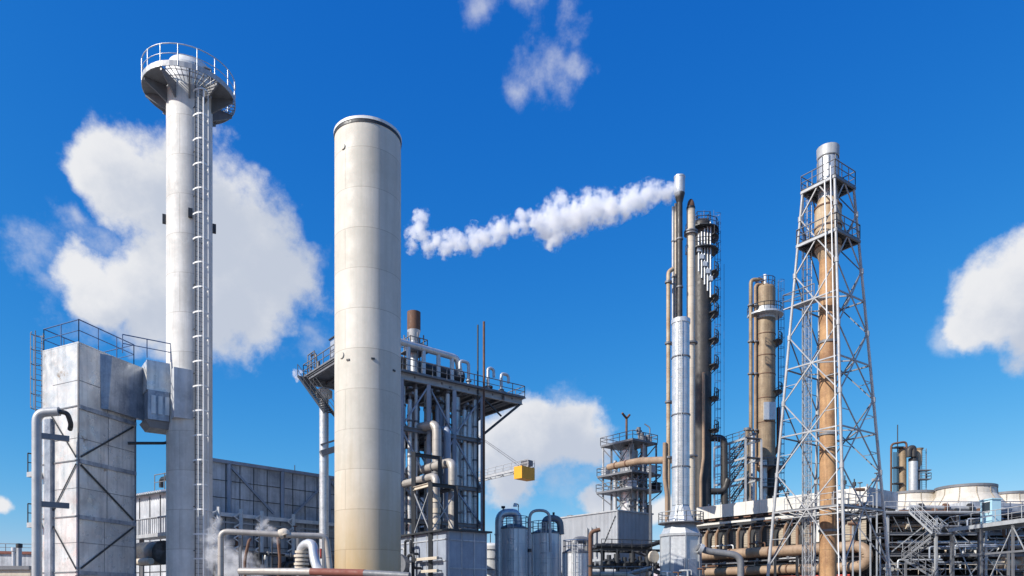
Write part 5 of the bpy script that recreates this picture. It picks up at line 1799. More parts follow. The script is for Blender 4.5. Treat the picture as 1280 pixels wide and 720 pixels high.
def big_ducts():
    z1, z2 = 8.0, 5.6
    s = -1.0
    o = thing('beige_duct', 'upper thick beige duct along the burner house, ending in the big return bend', 'duct', Hq(s, 10, 0))
    e = .8
    MB().pipe([Hq(s, 24.3, z1), Hq(s, e, z1)], .68, 1, 20).build('duct_run', 'beige', o)
    mid = (z1 + z2) / 2
    pts = [Hq(s, e, z1)] + [Hq(s, e - 1.35 * math.sin(math.pi * k / 10), mid + (z1 - mid) * math.cos(math.pi * k / 10)) for k in range(1, 10)] + [Hq(s, e, z2)]
    MB().pipe(pts, .66, .3, 20, seg=2).build('return_bend', 'beige', o)
    m = MB()
    for t in (e, 6, 12, 18):
        m.tube(Hq(s, t - .08, z1), Hq(s, t + .08, z1), .76, n=20)
    m.build('flange', 'rust', o)
    for t in (2, 8, 14, 20):
        MB().ibeam(Hq(s, t, 0), Hq(s, t, z1 - .68), .25, .25).build('leg', 'dark', o)
    o = thing('beige_duct', 'lower thick beige duct with a red pipe under it along the burner house', 'duct', Hq(s - .1, 11, 0))
    MB().pipe([Hq(s, 22, z2), Hq(s, e, z2)], .6, 1, 20).build('duct_run', 'beige', o)
    for t in (3.5, 9.5, 15.5):
        MB().tube(Hq(s, t - .08, z2), Hq(s, t + .08, z2), .7, n=20).build('flange', 'rust', o)
    for t in (3, 9, 15, 21):
        MB().ibeam(Hq(s, t, 0), Hq(s, t, z2 - .6), .25, .25).build('leg', 'dark', o)
    o = thing('red_pipe', 'thin red pipe running low beneath the lower beige duct', 'pipe', Hq(s - 1.0, 10, 0))
    MB().tube(Hq(s - 1.0, 21, 4.6), Hq(s - 1.0, 1, 4.6), .14, n=10).build('pipe_run', 'red_pipe', o)
    for t in (3, 9, 15, 20):
        MB().beam(Hq(s - 1.0, t, 0), Hq(s - 1.0, t, 4.46), .12, .12).build('leg', 'dark', o)
    d = 86
    a = P(880, 690, d)
    o = thing('grey_elbow_pipe', 'dark grey pipe leaving the furnace casing and elbowing down before the burner house', 'pipe', (P(924, 700, d).x, d, 0))
    MB().pipe([P(872, 684, d), P(884, 689, d), P(926, 694, d - 1), V(P(926, 694, d - 1).x, d - 1, 0)], .4, 1.1, 16).build('pipe_run', 'steel', o)
    MB().pipe([P(874, 685, d), P(878, 687, d)], .62, .1).build('flange', 'clad_wall', o)
    for k, t in enumerate((1.5, 4.5, 7.5, 10.5)):
        oo = thing('rack_post', 'dark upright post of the walkway before the burner house', 'post', Hq(-2.4, t), 'walkway posts before the burner house')
        MB().ibeam(Hq(-2.4, t), Hq(-2.4, t, 7.2), .25, .25).build('post', 'dark', oo)
        MB().beam(Hq(-2.4, t, 7.1), Hq(.3, t, 7.1), .2, .2).build('arm', 'dark', oo)
    rr4 = random.Random(13)
    for k in range(14):
        t0_ = rr4.uniform(.5, 20); L_ = rr4.uniform(2, 5); z_ = rr4.choice((4.0, 6.6, 7.0, 9.2, 12.2)) + rr4.uniform(-.15, .15); s_ = rr4.uniform(-1.9, -.1) if z_ < 7.3 else rr4.uniform(-.9, -.5)
        oo = thing('front_conduit', 'thin conduit along the front of the burner house between duct and louvres', 'conduit', Hq(s_, t0_, 0), 'conduits along the burner house front')
        r_ = rr4.uniform(.05, .11)
        MB().pipe([Hq(s_, t0_, z_ - 1.0), Hq(s_, t0_, z_), Hq(s_, t0_ + L_, z_), Hq(.6, t0_ + L_, z_)], r_, .3, 8).build('pipe_run', rr4.choice(('white', 'pale_steel', 'rust', 'steel', 'dark')), oo)
        MB().obox(Hq(s_, t0_ + L_ * .5, z_ + .1), GA * .12, GB * .16, UP * .18).build('junction_box', 'steel', oo)
    # pale boarded box in the middle of the louvre row
    o = thing('white_panel_box', 'white boxed panel hung among the tan louvres behind the rusty flare pipe', 'cabinet', Hq(-.5, 4.3, 8.9))
    MB().hexa([Hq(-.6, 3.5, 8.9), Hq(.3, 3.5, 8.9), Hq(.3, 6.2, 8.9), Hq(-.6, 6.2, 8.9)], [Hq(-.6, 3.5, 11.4), Hq(.3, 3.5, 11.4), Hq(.3, 6.2, 11.4), Hq(-.6, 6.2, 11.4)]).build('body', 'parapet', o)
    MB().hexa([Hq(-.9, 3.3, 11.42), Hq(.3, 3.3, 11.42), Hq(.3, 6.4, 11.42), Hq(-.9, 6.4, 11.42)], [Hq(-.9, 3.3, 11.55), Hq(.3, 3.3, 11.55), Hq(.3, 6.4, 11.55), Hq(-.9, 6.4, 11.55)]).build('lid', 'clad_wall', o)


big_ducts()


# ------------------------------------------------------------------ flare stack in its lattice tower
def flare_tower():
    d = 62
    cx = V(395 / F * d, d, 0)
    zT, zB = zp(238, d), zp(720, d)
    rT, rB = 2.08, 4.95
    rot = math.radians(14)
    view = math.atan2(-cx.y, -cx.x)       # towards the camera

    def leg_pt(k, z):
        rr = rB + (rT - rB) * (z - zB) / (zT - zB)
        a = view + rot + k * math.pi / 2
        return cx + V(math.cos(a), math.sin(a), 0) * rr + UP * z
    T = thing('lattice_tower', 'pale steel lattice tower of four round legs and diamond bracing around the rusty flare pipe', 'lattice tower', cx)
    for k in range(4):
        MB().tube(leg_pt(k, 0), leg_pt(k, zT), .135, .105, 14).build('leg', 'lattice_steel', T)
    lv = [0.0] + [zp(py, d) for py in (640, 545, 460, 380, 305, 238)]
    for i, (z0, z1) in enumerate(zip(lv, lv[1:])):
        zm = (z0 + z1) / 2
        for k in range(4):
            a0, b0 = leg_pt(k, z0), leg_pt((k + 1) % 4, z0)
            a1, b1 = leg_pt(k, z1), leg_pt((k + 1) % 4, z1)
            am, bm_ = leg_pt(k, zm), leg_pt((k + 1) % 4, zm)
            top, bot = (a1 + b1) / 2, (a0 + b0) / 2
            for p in (top, bot) if i else (top,):
                for q in (am, bm_):
                    MB().beam(p, q, .085, .085).build('brace', 'lattice_steel' if k in (0, 3) else 'steel', T)  # faces turned away get darker steel, their shade put into the colour
            if i < 5 or True:
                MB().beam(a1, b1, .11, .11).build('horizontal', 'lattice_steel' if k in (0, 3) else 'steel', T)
                if i in (0, 1, 2):
                    for p, q in ((a1, am), (b1, bm_), (a0, am), (b0, bm_)):
                        m1_ = (p + q) / 2
                        m2_ = (top if p in (a1, b1) else bot).lerp(q, .5)
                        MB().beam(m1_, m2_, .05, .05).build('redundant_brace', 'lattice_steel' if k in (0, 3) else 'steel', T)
    for i, z in enumerate(lv[1:]):
        for k in range(4):
            zm = (lv[i] + z) / 2
            q = leg_pt(k, zm)
            MB().tube(q - UP * .22, q + UP * .2, .175, n=10).build('joint', 'lattice_steel', T)
    for z in lv[1:5]:
        mids = [(leg_pt(k, z) + leg_pt((k + 1) % 4, z)) / 2 for k in range(4)]
        for k in range(4):
            MB().beam(mids[k], mids[(k + 1) % 4], .1, .1).build('plan_brace', 'pale_steel', T)
    # decks
    for j, (z, e) in enumerate(((zT, .12), (zp(305, d), .1))):
        pts = []
        for k in range(4):
            q = leg_pt(k, z); dirn = (q - cx); dirn.z = 0
            pts.append(q + dirn.normalized() * e)
        hole = [cx + (p - cx) * .42 for p in pts]
        for p in hole: p.z = z
        m = MB()
        for k in range(4):
            k2 = (k + 1) % 4
            m.hexa([pts[k] + UP * .1, pts[k2] + UP * .1, hole[k2] + UP * .1, hole[k] + UP * .1], [p + UP * .2 for p in (pts[k], pts[k2], hole[k2], hole[k])])
        m.build('deck', 'dark', T)
        for k in range(4):
            MB().beam(pts[k] - UP * .04, pts[(k + 1) % 4] - UP * .04, .16, .22).build('deck_beam', 'pale_steel' if k == 3 else 'steel', T)  # beam on the sunlit side is paler, the light put into its colour
            MB().beam(hole[k] - UP * .1, pts[k] - UP * .1, .14, .2).build('deck_beam', 'dark', T)
        MB().rail([p + UP * .2 for p in pts], 1.2, .04, 1.2, closed=True).build('handrail', 'steel', T)
    # half deck on the west face and its rail
    z = zp(382, d)
    a, b = leg_pt(3, z), leg_pt(2, z)
    a, b = leg_pt(3, z), (leg_pt(0, z) + leg_pt(3, z)) / 2
    ins = V((cx - a).x, (cx - a).y, 0).normalized()
    outw = (a - b).normalized()
    m = MB().hexa([a + outw * .9 + UP * .1, b + UP * .1, b + ins * 1.4 + UP * .1, a + outw * .5 + ins * 1.2 + UP * .1], [p + UP * .18 for p in (a + outw * .9, b, b + ins * 1.4, a + outw * .5 + ins * 1.2)])
    m.build('rest_platform', 'pale_steel', T)
    MB().rail([b + UP * .18, a + outw * .9 + UP * .18, a + outw * .5 + ins * 1.2 + UP * .18], 1.2, .04, 1.0).build('rest_platform_rail', 'steel', T)
    # working stage one panel above the ground yard
    z = lv[1]
    mids = [(leg_pt(k, z) + leg_pt((k + 1) % 4, z)) / 2 for k in range(4)]
    for k in (3, 0, 1):
        a, b = leg_pt(k, z), leg_pt((k + 1) % 4, z)
        n_ = V((cx - (a + b) / 2).x, (cx - (a + b) / 2).y, 0).normalized()
        a2_, b2_ = a.lerp(b, .06), a.lerp(b, .94)
        st = MB().hexa([a2_ + n_ * .1 + UP * .1, b2_ + n_ * .1 + UP * .1, b2_ + n_ * 1.0 + UP * .1, a2_ + n_ * 1.0 + UP * .1],
                  [a2_ + n_ * .1 + UP * .18, b2_ + n_ * .1 + UP * .18, b2_ + n_ * 1.0 + UP * .18, a2_ + n_ * 1.0 + UP * .18]).build('stage', 'steel', T)
        MB().rail([a2_ + n_ * 1.0 + UP * .18, b2_ + n_ * 1.0 + UP * .18], 1.1, .035, 1.2).build('stage_rail', 'pale_steel', st)
        MB().beam(a2_ + n_ * .55 - UP * .5, b2_ + n_ * .55 - UP * .5, .09, .09).build('stage_beam', 'pale_steel', st)
        for j in range(6):
            p0_, p1_ = a2_.lerp(b2_, j / 6) + n_ * .3, a2_.lerp(b2_, (j + 1) / 6) + n_ * .8
            MB().beam(p0_ - UP * .05, p1_ - UP * .5, .06, .06).build('stage_brace', 'white', st)
    # caged ladder inside
    lc = cx + V(-1.35, .6, 0)
    m = MB().ladder(lc + UP * .2, lc + UP * (zT + 1), V(1, .4, 0), .5, .035)
    m.build('ladder', 'pale_steel', T)
    MB().cage(lc + UP * 2.5, lc + UP * (zT + .8), V(-.4, 1, 0), V(1, .4, 0), .38, 1.0, depth=.75, bars=5, hoop_h=.05).build('safety_cage', 'steel', T)
    lc2 = cx + V(-1.9, -.2, 0)
    m = MB()
    for sx, sy in ((-.28, -.28), (.28, -.28), (.28, .28), (-.28, .28)):
        m.beam(lc2 + V(sx, sy, .1), lc2 + V(sx, sy, zp(385, d)), .05, .05)
    k = 34
    for i in range(k):
        z0, z1 = .1 + (zp(385, d) - .1) * i / k, .1 + (zp(385, d) - .1) * (i + 1) / k
        for (ax_, ay_), (bx_, by_) in (((-.28, -.28), (.28, -.28)), ((-.28, .28), (-.28, -.28))):
            if i % 2: ax_, ay_, bx_, by_ = bx_, by_, ax_, ay_
            m.beam(lc2 + V(ax_, ay_, z0), lc2 + V(bx_, by_, z1), .03, .03)
    m.build('cable_mast', 'pale_steel', T)
    # slim pipes clipped to the front leg
    p0, p1 = leg_pt(0, 0) + V(-.45, 0, 0), leg_pt(0, zT) + V(-.35, 0, .9)
    MB().tube(p0, p1, .055, n=8).build('pilot_gas_pipe', 'white', T)
    MB().tube(leg_pt(0, zp(440, d)) + V(-.8, .3, 0), leg_pt(0, zp(240, d)) + V(-.7, .3, 0), .06, n=8).build('steam_pipe', 'white', T)

    for k, (px, py) in enumerate(((1075, 612), (1088, 640), (1100, 668), (1066, 655), (1096, 600), (1108, 690))):
        q = P(px, py, 72)
        o = thing('hung_valve', 'small valve assembly on a post between the lattice tower and the cooler structure', 'valve', (q.x, q.y, 0), 'valve posts behind the lattice tower')
        MB().beam((q.x, q.y, 0), q, .12, .12).build('post', 'pale_steel', o)
        MB().tube(q - V(.45, 0, 0), q + V(.45, 0, 0), .16, n=10).build('body', ('rust', 'pale_steel', 'dark')[k % 3], o)
        MB().tube(q + UP * .1, q + UP * .7, .05, n=6).tube(q + UP * .65, q + UP * .72, .24, n=12).build('handwheel', 'steel', o)
    # the flare pipe itself
    u = d / F
    c = V((1035 - 640) / F * d, d, 0)
    T2 = thing('flare_stack', 'rust orange flare pipe with a stained wide drum and silver tip inside the lattice tower', 'flare stack', c)
    za, zb, zc, zd = zp(326, d), zp(312, d), zp(262, d), zp(250, d)
    MB().lathe(c, [(.70, 0), (.70, za)], 28).build('riser', 'rust_pipe', T2)
    MB().lathe(c, [(.70, za), (1.08, zb), (1.08, zc), (.8, zd)], 32).build('seal_drum', 'rust_body', T2)
    m = MB()
    for z in (zb, (zb + zc) / 2, zc):
        m.lathe(c, [(1.08, z), (1.14, z), (1.14, z + .12), (1.08, z + .12)], 32)
    m.build('drum_band', 'rust', T2)
    MB().lathe(c, [(.80, zd), (.80, zp(198, d))], 28).build('tip_barrel', 'galv', T2)
    MB().lathe(c, [(.86, zp(199, d)), (.90, zp(198, d)), (.92, zp(186, d)), (.84, zp(186, d)), (.8, zp(198, d))], 28).build('tip_ring', 'pale_steel', T2)
    m = MB()
    for k in range(10):
        a = 2 * math.pi * k / 10
        q = c + V(math.cos(a), math.sin(a), 0) * .88
        m.tube(q + UP * zp(236, d), q + UP * zp(200, d), .035, n=6)
    m.build('steam_nozzle', 'steel', T2)
    for py in (430, 545, 665):
        z = zp(py, d)
        MB().lathe(c, [(.70, z), (.78, z), (.78, z + .2), (.70, z + .2)], 28).build('guide_ring', 'steel', T2)


flare_tower()


# ------------------------------------------------------------------ fan cooler deck on the right
def fan(px, pyt, wpx, d, label, mt):
    r = wpx / 2 * d / F
    c = at(px, d)
    z1 = zp(pyt, d)
    T = thing('cooler_fan', label, 'cooling fan', (c.x, c.y, 11.6), 'air cooler fans')
    MB().lathe(c, [(r * 1.32, z1 - 2.5), (r * 1.15, z1 - 1.75), (r * 1.02, z1 - 1.1), (r, z1 - .3)], 36).build('shroud', mt, T)
    MB().lathe(c, [(r, z1 - .3), (r + .12, z1 - .3), (r + .12, z1), (r - .08, z1), (r - .15, z1 - 1.2)], 36).build('rim', 'steel', T)
    m = MB()
    for k in range(12):
        a = 2 * math.pi * k / 12 + .2 + px
        e = V(math.cos(a), math.sin(a), 0)
        for (r0, z0), (r1, z_1) in zip([(r * 1.33, z1 - 2.5), (r * 1.16, z1 - 1.75), (r * 1.03, z1 - 1.1)], [(r * 1.16, z1 - 1.75), (r * 1.03, z1 - 1.1), (r * 1.01, z1 - .3)]):
            m.beam(c + e * r0 + UP * z0, c + e * r1 + UP * z_1, .09, .06)
    m.build('shroud_rib', 'louvre', T)
    m = MB()
    for k in range(6):
        a = 2 * math.pi * k / 6
        e = V(math.cos(a), math.sin(a), 0); t = V(-e.y, e.x, 0)
        m.obox(c + e * r * .5 + UP * (z1 - .9), e * r * .42, t * .3 + UP * .1, UP * .02)
    m.tube(c + UP * (z1 - 1.3), c + UP * (z1 - .6), .4, n=14)
    m.build('fan_blade', 'steel', T)
    MB().box((c.x, c.y, (11.6 + z1 - 2.5) / 2), r * 2.7, r * 2.7, z1 - 2.5 - 11.6, .3).build('plenum_box', 'clad_wall', T)


fan(1140, 617, 62, 95, 'low cream cooler fan shroud nearest the lattice tower, flared and mostly sunlit', 'frp')
fan(1207, 609, 66, 90, 'largest cooler fan shroud in the middle, cream with rust stains and a dark shade bar', 'frp')
fan(1262, 617, 50, 97, 'cooler fan shroud half hidden behind the light blue cabin', 'frp')


def cooler_structure():
    # rusty and silver pipes lying along the fan deck
    for k, (x0, x1, y, z, r, mt, lab) in enumerate(((44.5, 55.5, 82.6, 12.6, .22, 'rust', 'rust red pipe lying along the fan deck edge before the largest fan shroud'),
                                                    (46.0, 58.0, 83.6, 13.2, .28, 'pale_steel', 'pale pipe behind the rusty one along the fan deck edge'),
                                                    (45.0, 52.0, 84.4, 13.9, .16, 'beige', 'thin beige pipe highest along the fan deck edge'))):
        if k == 2: continue
        z -= .75
        o = thing('deck_pipe', lab, 'pipe', ((x0 + x1) / 2, y, 11.58))
        MB().pipe([(x0, y, 11.6), (x0, y, z), (x1, y, z - .2), (x1, y + 1.2, z - .2)], r, .5, 10).build('pipe_run', mt, o)
        for j in range(4):
            x = x0 + (x1 - x0) * (j + .6) / 4.2
            MB().beam((x, y, 11.58), (x, y, z - r), .14, .14).build('pipe_saddle', 'dark', o)
            MB().tube((x - .5, y - .1, z), (x - .1, y - .1, z), r * 1.7, n=10).build('valve', 'rust' if j % 2 else 'dark', o)
    # main deck under the fans
    a, b = P(1100, 655, 84), P(1310, 655, 80)
    T = thing('cooler_structure', 'dark steel structure of columns, girders and braces carrying the air cooler fans', 'steel structure', (P(1200, 700, 88).x, 88, 0))
    xs = [42.5, 48.0, 53.6, 59.2, 65]
    ys = [81.5, 88, 95, 101]
    zz = [4.3, 6.8, 9.2, 11.4]
    for x in xs:
        for y in ys:
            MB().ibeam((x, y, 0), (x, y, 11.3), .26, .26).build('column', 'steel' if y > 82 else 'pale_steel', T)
    for z in zz:
        for y in ys:
            MB().ibeam((42.3, y, z), (65.2, y, z), .28, .36).build('girder', 'steel', T)
        for x in xs:
            MB().ibeam((x, 81.4, z - .03), (x, 101.2, z - .03), .26, .34).build('cross_girder', 'dark', T)
    for i, (x0, x1) in enumerate(zip(xs, xs[1:])):
        for j, (z0, z1) in enumerate(((0.2, 6.6), (6.8, 11.2))):
            p, q = ((x0, z0), (x1, z1)) if (i + j) % 2 else ((x1, z0), (x0, z1))
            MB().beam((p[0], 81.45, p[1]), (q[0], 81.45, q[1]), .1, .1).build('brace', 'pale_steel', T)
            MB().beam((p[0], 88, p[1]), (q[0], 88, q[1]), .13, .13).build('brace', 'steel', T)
    MB().hexa([(42, 81, 11.42), (66, 81, 11.42), (66, 102, 11.42), (42, 102, 11.42)], [(42, 81, 11.58), (66, 81, 11.58), (66, 102, 11.58), (42, 102, 11.58)]).build('fan_deck', 'steel', T)
    for z, y0 in ((4.5, 84), (7.0, 86), (9.4, 83.5)):
        MB().hexa([(42.4, y0, z), (65.4, y0, z), (65.4, 101, z), (42.4, 101, z)], [(42.4, y0, z + .1), (65.4, y0, z + .1), (65.4, 101, z + .1), (42.4, 101, z + .1)]).build('floor', 'dark', T)
    MB().rail([(42, 81.1, 11.58), (66, 81.1, 11.58)], 1.2, .045, 1.4, toe=.15).build('handrail', 'pale_steel', T)
    MB().rail([(42.4, 83.6, 9.5), (65.4, 83.6, 9.5)], 1.1, .04, 1.6).build('handrail', 'steel', T)
    # heat exchanger boxes added between the floors to give the structure darkness
    for k, (x0, x1, z) in enumerate(((43.2, 47.4, 7.2), (49, 53, 7.3), (54.4, 58.6, 7.2), (60, 64.5, 7.3), (43.4, 47, 4.7), (55, 58.8, 4.8), (60, 64, 4.7), (44, 51, 9.6), (55, 63, 9.6))):
        base = thing('filler_box', 'dark boxed heat exchanger added to darken a floor of the cooler structure', 'heat exchanger', ((x0 + x1) / 2, 89, z), 'added exchanger boxes in the cooler structure')
        MB().box(((x0 + x1) / 2, 90, z + .75), x1 - x0, 5, 1.3).build('body', 'dark' if k % 2 else 'clad_wall', base)
        for i in range(5):
            x = x0 + (x1 - x0) * (i + .5) / 5
            MB().tube((x, 87.5, z + .75), (x, 87.0, z + .75), .28, n=10).build('nozzle', 'pale_steel' if k % 3 else 'beige', base)
    for k, (z, x0, x1, r, mt, lab) in enumerate(((5.9, 54.5, 66, .45, 'cream', 'thick cream pipe between two floors of the cooler structure'), (8.3, 44, 58, .2, 'galv_plain', 'thin silver pipe along the upper floor of the cooler structure'),
                                             (3.6, 46, 66, .25, 'pale_steel', 'grey pipe along the lowest girders of the cooler structure'), (10.2, 43.5, 50, .2, 'beige', 'beige pipe with two round flanges under the fan deck'))):
        o = thing('cooler_pipe', lab, 'pipe', ((x0 + x1) / 2, 82.2, z - r))
        MB().pipe([(x0, 82.2, z), (x1, 82.2, z), (x1, 84.5, z)], r, .7, 14).build('pipe_run', mt, o)
        for x in (x0 + 1.5, x0 + 3.5):
            MB().tube((x - .12, 82.2, z), (x + .12, 82.2, z), r * 2.0, n=16).build('flange', 'cream' if k == 3 else mt, o)
    rr = random.Random(21)
    for k in range(52):
        x0 = rr.uniform(42.0, 60); x1 = min(65.5, x0 + rr.uniform(3, 9))
        y = rr.choice((80.2, 80.7, 82.7, 83.2, 84.0, 85.2))
        z = rr.choice((3.0, 5.2, 6.1, 7.6, 8.0, 8.7, 10.0, 10.6, 10.9)) + rr.uniform(-.2, .2)
        r = rr.uniform(.06, .17)
        mt = rr.choice(('pale_steel', 'white', 'galv_plain', 'cream', 'rust', 'steel', 'clad_blue'))
        o = thing('cross_pipe', 'thin pipe threading sideways between floors of the dark cooler structure', 'pipe', ((x0 + x1) / 2, y, z), 'thin pipes threading the cooler structure')
        dz = rr.choice((-1.3, -.9, .8, 1.2))
        MB().pipe([(x0, y, z + dz), (x0, y, z), (x1, y, z), (x1, y + .6, z), (x1, y + .6, z - dz * .6)], r, .3, 8).build('pipe_run', mt, o)
        x = rr.uniform(x0 + .5, x1 - .5)
        MB().tube((x - .06, y, z), (x + .06, y, z), r * 2.1, n=12).build('flange', mt, o)
        x = rr.uniform(x0 + .5, x1 - .5)
        MB().tube((x, y, z), (x, y - .05, z + .45), .05, n=6).build('valve_stem', 'dark', o)
    # added dark sheet at the back, standing in for the structure's inner shade
    MB().box((54, 102.2, 5.6), 24, .3, 11.2).build('dark_backing', 'dark', T)
    for z in (4.6, 7.1):
        MB().rail([(42.3, 81.2, z), (65.3, 81.2, z)], 1.1, .035, 1.8).build('handrail', 'cream' if z < 5 else 'pale_steel', T)
    for i in range(14):
        x = 43 + i * 1.65
        MB().beam((x, 81.3, 11.2 - (i % 3) * .2), (x + rr.uniform(.6, 1.6), 81.5, 9.4), .07, .07).build('knee_brace', 'pale_steel' if i % 2 else 'steel', T)
    # stairs
    o = thing('access_stair', 'grey railed stair dropping from the fan deck to the cooler walkway', 'stair', (47.5, 80, 0))
    s0, s1 = P(1141, 640, 80), P(1170, 667, 77)
    sd = V(-(s1 - s0).y, (s1 - s0).x, 0).normalized()
    MB().stairs(s0, s1, sd, 1.0, True, .035).build('stair_flight', 'pale_steel', o)
    q = s1 + V(.6, .2, 0)
    MB().hexa([q + V(-.7, -.7, -.1), q + V(1.4, -.7, -.1), q + V(1.4, 1.2, -.1), q + V(-.7, 1.2, -.1)], [q + V(-.7, -.7, 0), q + V(1.4, -.7, 0), q + V(1.4, 1.2, 0), q + V(-.7, 1.2, 0)]).build('landing', 'pale_steel', o)
    for dx in (-.5, 1.2):
        MB().beam(V(q.x + dx, q.y, 0), V(q.x + dx, q.y, q.z - .1), .25, .25).build('post', 'pale_steel', o)
    t0, t1 = P(1132, 700, 79), P(1168, 672, 77.5)
    MB().stairs(t0, t1, sd, 1.0, True, .045).build('stair_flight', 'steel', o)
    t2 = P(1165, 722, 78)
    MB().stairs(t0 + V(-.2, -.8, 0), t2 + V(0, -.8, 0), sd, 1.0, True, .045).build('stair_flight', 'steel', o)
    MB().beam(V(t0.x, t0.y, 0), V(t0.x, t0.y, t0.z), .2, .2).build('post', 'steel', o)
    MB().stairs(t2 + V(.6, -.8, 0), V(t2.x - 3.2, t2.y - .8, .1), sd, 1.0, True, .045).build('stair_flight', 'steel', o)


cooler_structure()


def walkway():
    a, b = P(1186, 661, 77), P(1290, 641, 66.5)
    z = a.z
    b.z = z
    ax = (b - a).normalized()
    sd = V(-ax.y, ax.x, 0)
    if sd.x < 0: sd = -sd
    e = b + ax * 2.0
    T = thing('cooler_walkway', 'raised pale walkway with handrails leading past the light blue cabin', 'walkway', V(a.x, a.y, 0))
    MB().hexa([a, e, e + sd * 3.2, a + sd * 3.2], [p + UP * .08 for p in (a, e, e + sd * 3.2, a + sd * 3.2)]).build('deck', 'steel', T)
    for off in (0, 3.2):
        MB().beam(a + sd * off - UP * .16, e + sd * off - UP * .16, .16, .38).build('stringer', 'pale_steel', T)
    MB().rail([a + UP * .08, e + UP * .08], 1.15, .04, 1.5).build('handrail', 'pale_steel', T)
    MB().rail([a + sd * 3.2 + UP * .08, e + sd * 3.2 + UP * .08], 1.15, .04, 1.5).build('handrail', 'steel', T)
    L = (e - a).length
    for i in range(4):
        for off in (.1, 3.1):
            q = a + ax * L * (.04 + .31 * i) + sd * off
            MB().ibeam(V(q.x, q.y, 0), q - UP * .35, .2, .2).build('column', 'steel', T)
    for i in range(3):
        p, q = a + ax * L * (.04 + .31 * i) + sd * .1, a + ax * L * (.04 + .31 * (i + 1)) + sd * .1
        MB().beam(V(p.x, p.y, 2 if i % 2 else z - .6), V(q.x, q.y, z - .6 if i % 2 else 2), .08, .08).build('brace', 'pale_steel', T)
        MB().beam(V(p.x, p.y, z - 3.0), V(q.x, q.y, z - 3.0), .15, .2).build('beam', 'steel', T)
    # sloping ramp rail down to the stair landing
    m = MB()
    r0, r1 = a + UP * .08, P(1176, 667, 77.2)
    m.rail([r0, r1], 1.1, .04, 1.0)
    m.build('ramp_rail', 'pale_steel', T)
    # cabin
    c = a.lerp(b, .43) + sd * 1.0
    o = thing('control_cabin', 'light blue control cabin with a dark window standing on the raised walkway', 'cabin', V(c.x, c.y, z + .08))
    h = 2.35
    q = V(c.x, c.y, z + .08)
    MB().obox(q + UP * h / 2, ax * .75, sd * .5, UP * h / 2).build('body', 'cabin_blue', o)
    MB().obox(q + UP * (h + .06), ax * .85, sd * .6, UP * .055).build('roof', 'cabin_blue', o)
    MB().obox(q + UP * 1.65 - sd * .51, ax * .5, sd * .02, UP * .5).build('window', 'glass', o)
    MB().obox(q + UP * 1.65 - ax * .76, sd * .33, ax * .02, UP * .5).build('window', 'glass', o)
    m = MB()
    for zc_ in (1.13, 2.17):
        m.obox(q + UP * zc_ - sd * .525, ax * .56, sd * .03, UP * .035)
        m.obox(q + UP * zc_ - ax * .775, sd * .38, ax * .03, UP * .035)
    m.build('window_frame', 'white', o)
    MB().obox(q + UP * 1.0 + ax * .3 - sd * .515, ax * .03, sd * .02, UP * .1).build('door_handle', 'dark', o)
    lp = a.lerp(b, .85) + sd * 3.0
    o = thing('walkway_lamp', 'thin lamp pole standing on the walkway beyond the light blue cabin', 'lamp', V(lp.x, lp.y, z + .08))
    top = V(lp.x, lp.y, z + 4.4)
    MB().tube(V(lp.x, lp.y, z + .08), top, .035, n=8).build('pole', 'steel', o)
    MB().tube(top - UP * .1, top + V(-.25, -.1, .2), .12, .16, 10).build('lamp_head', 'white', o)


walkway()


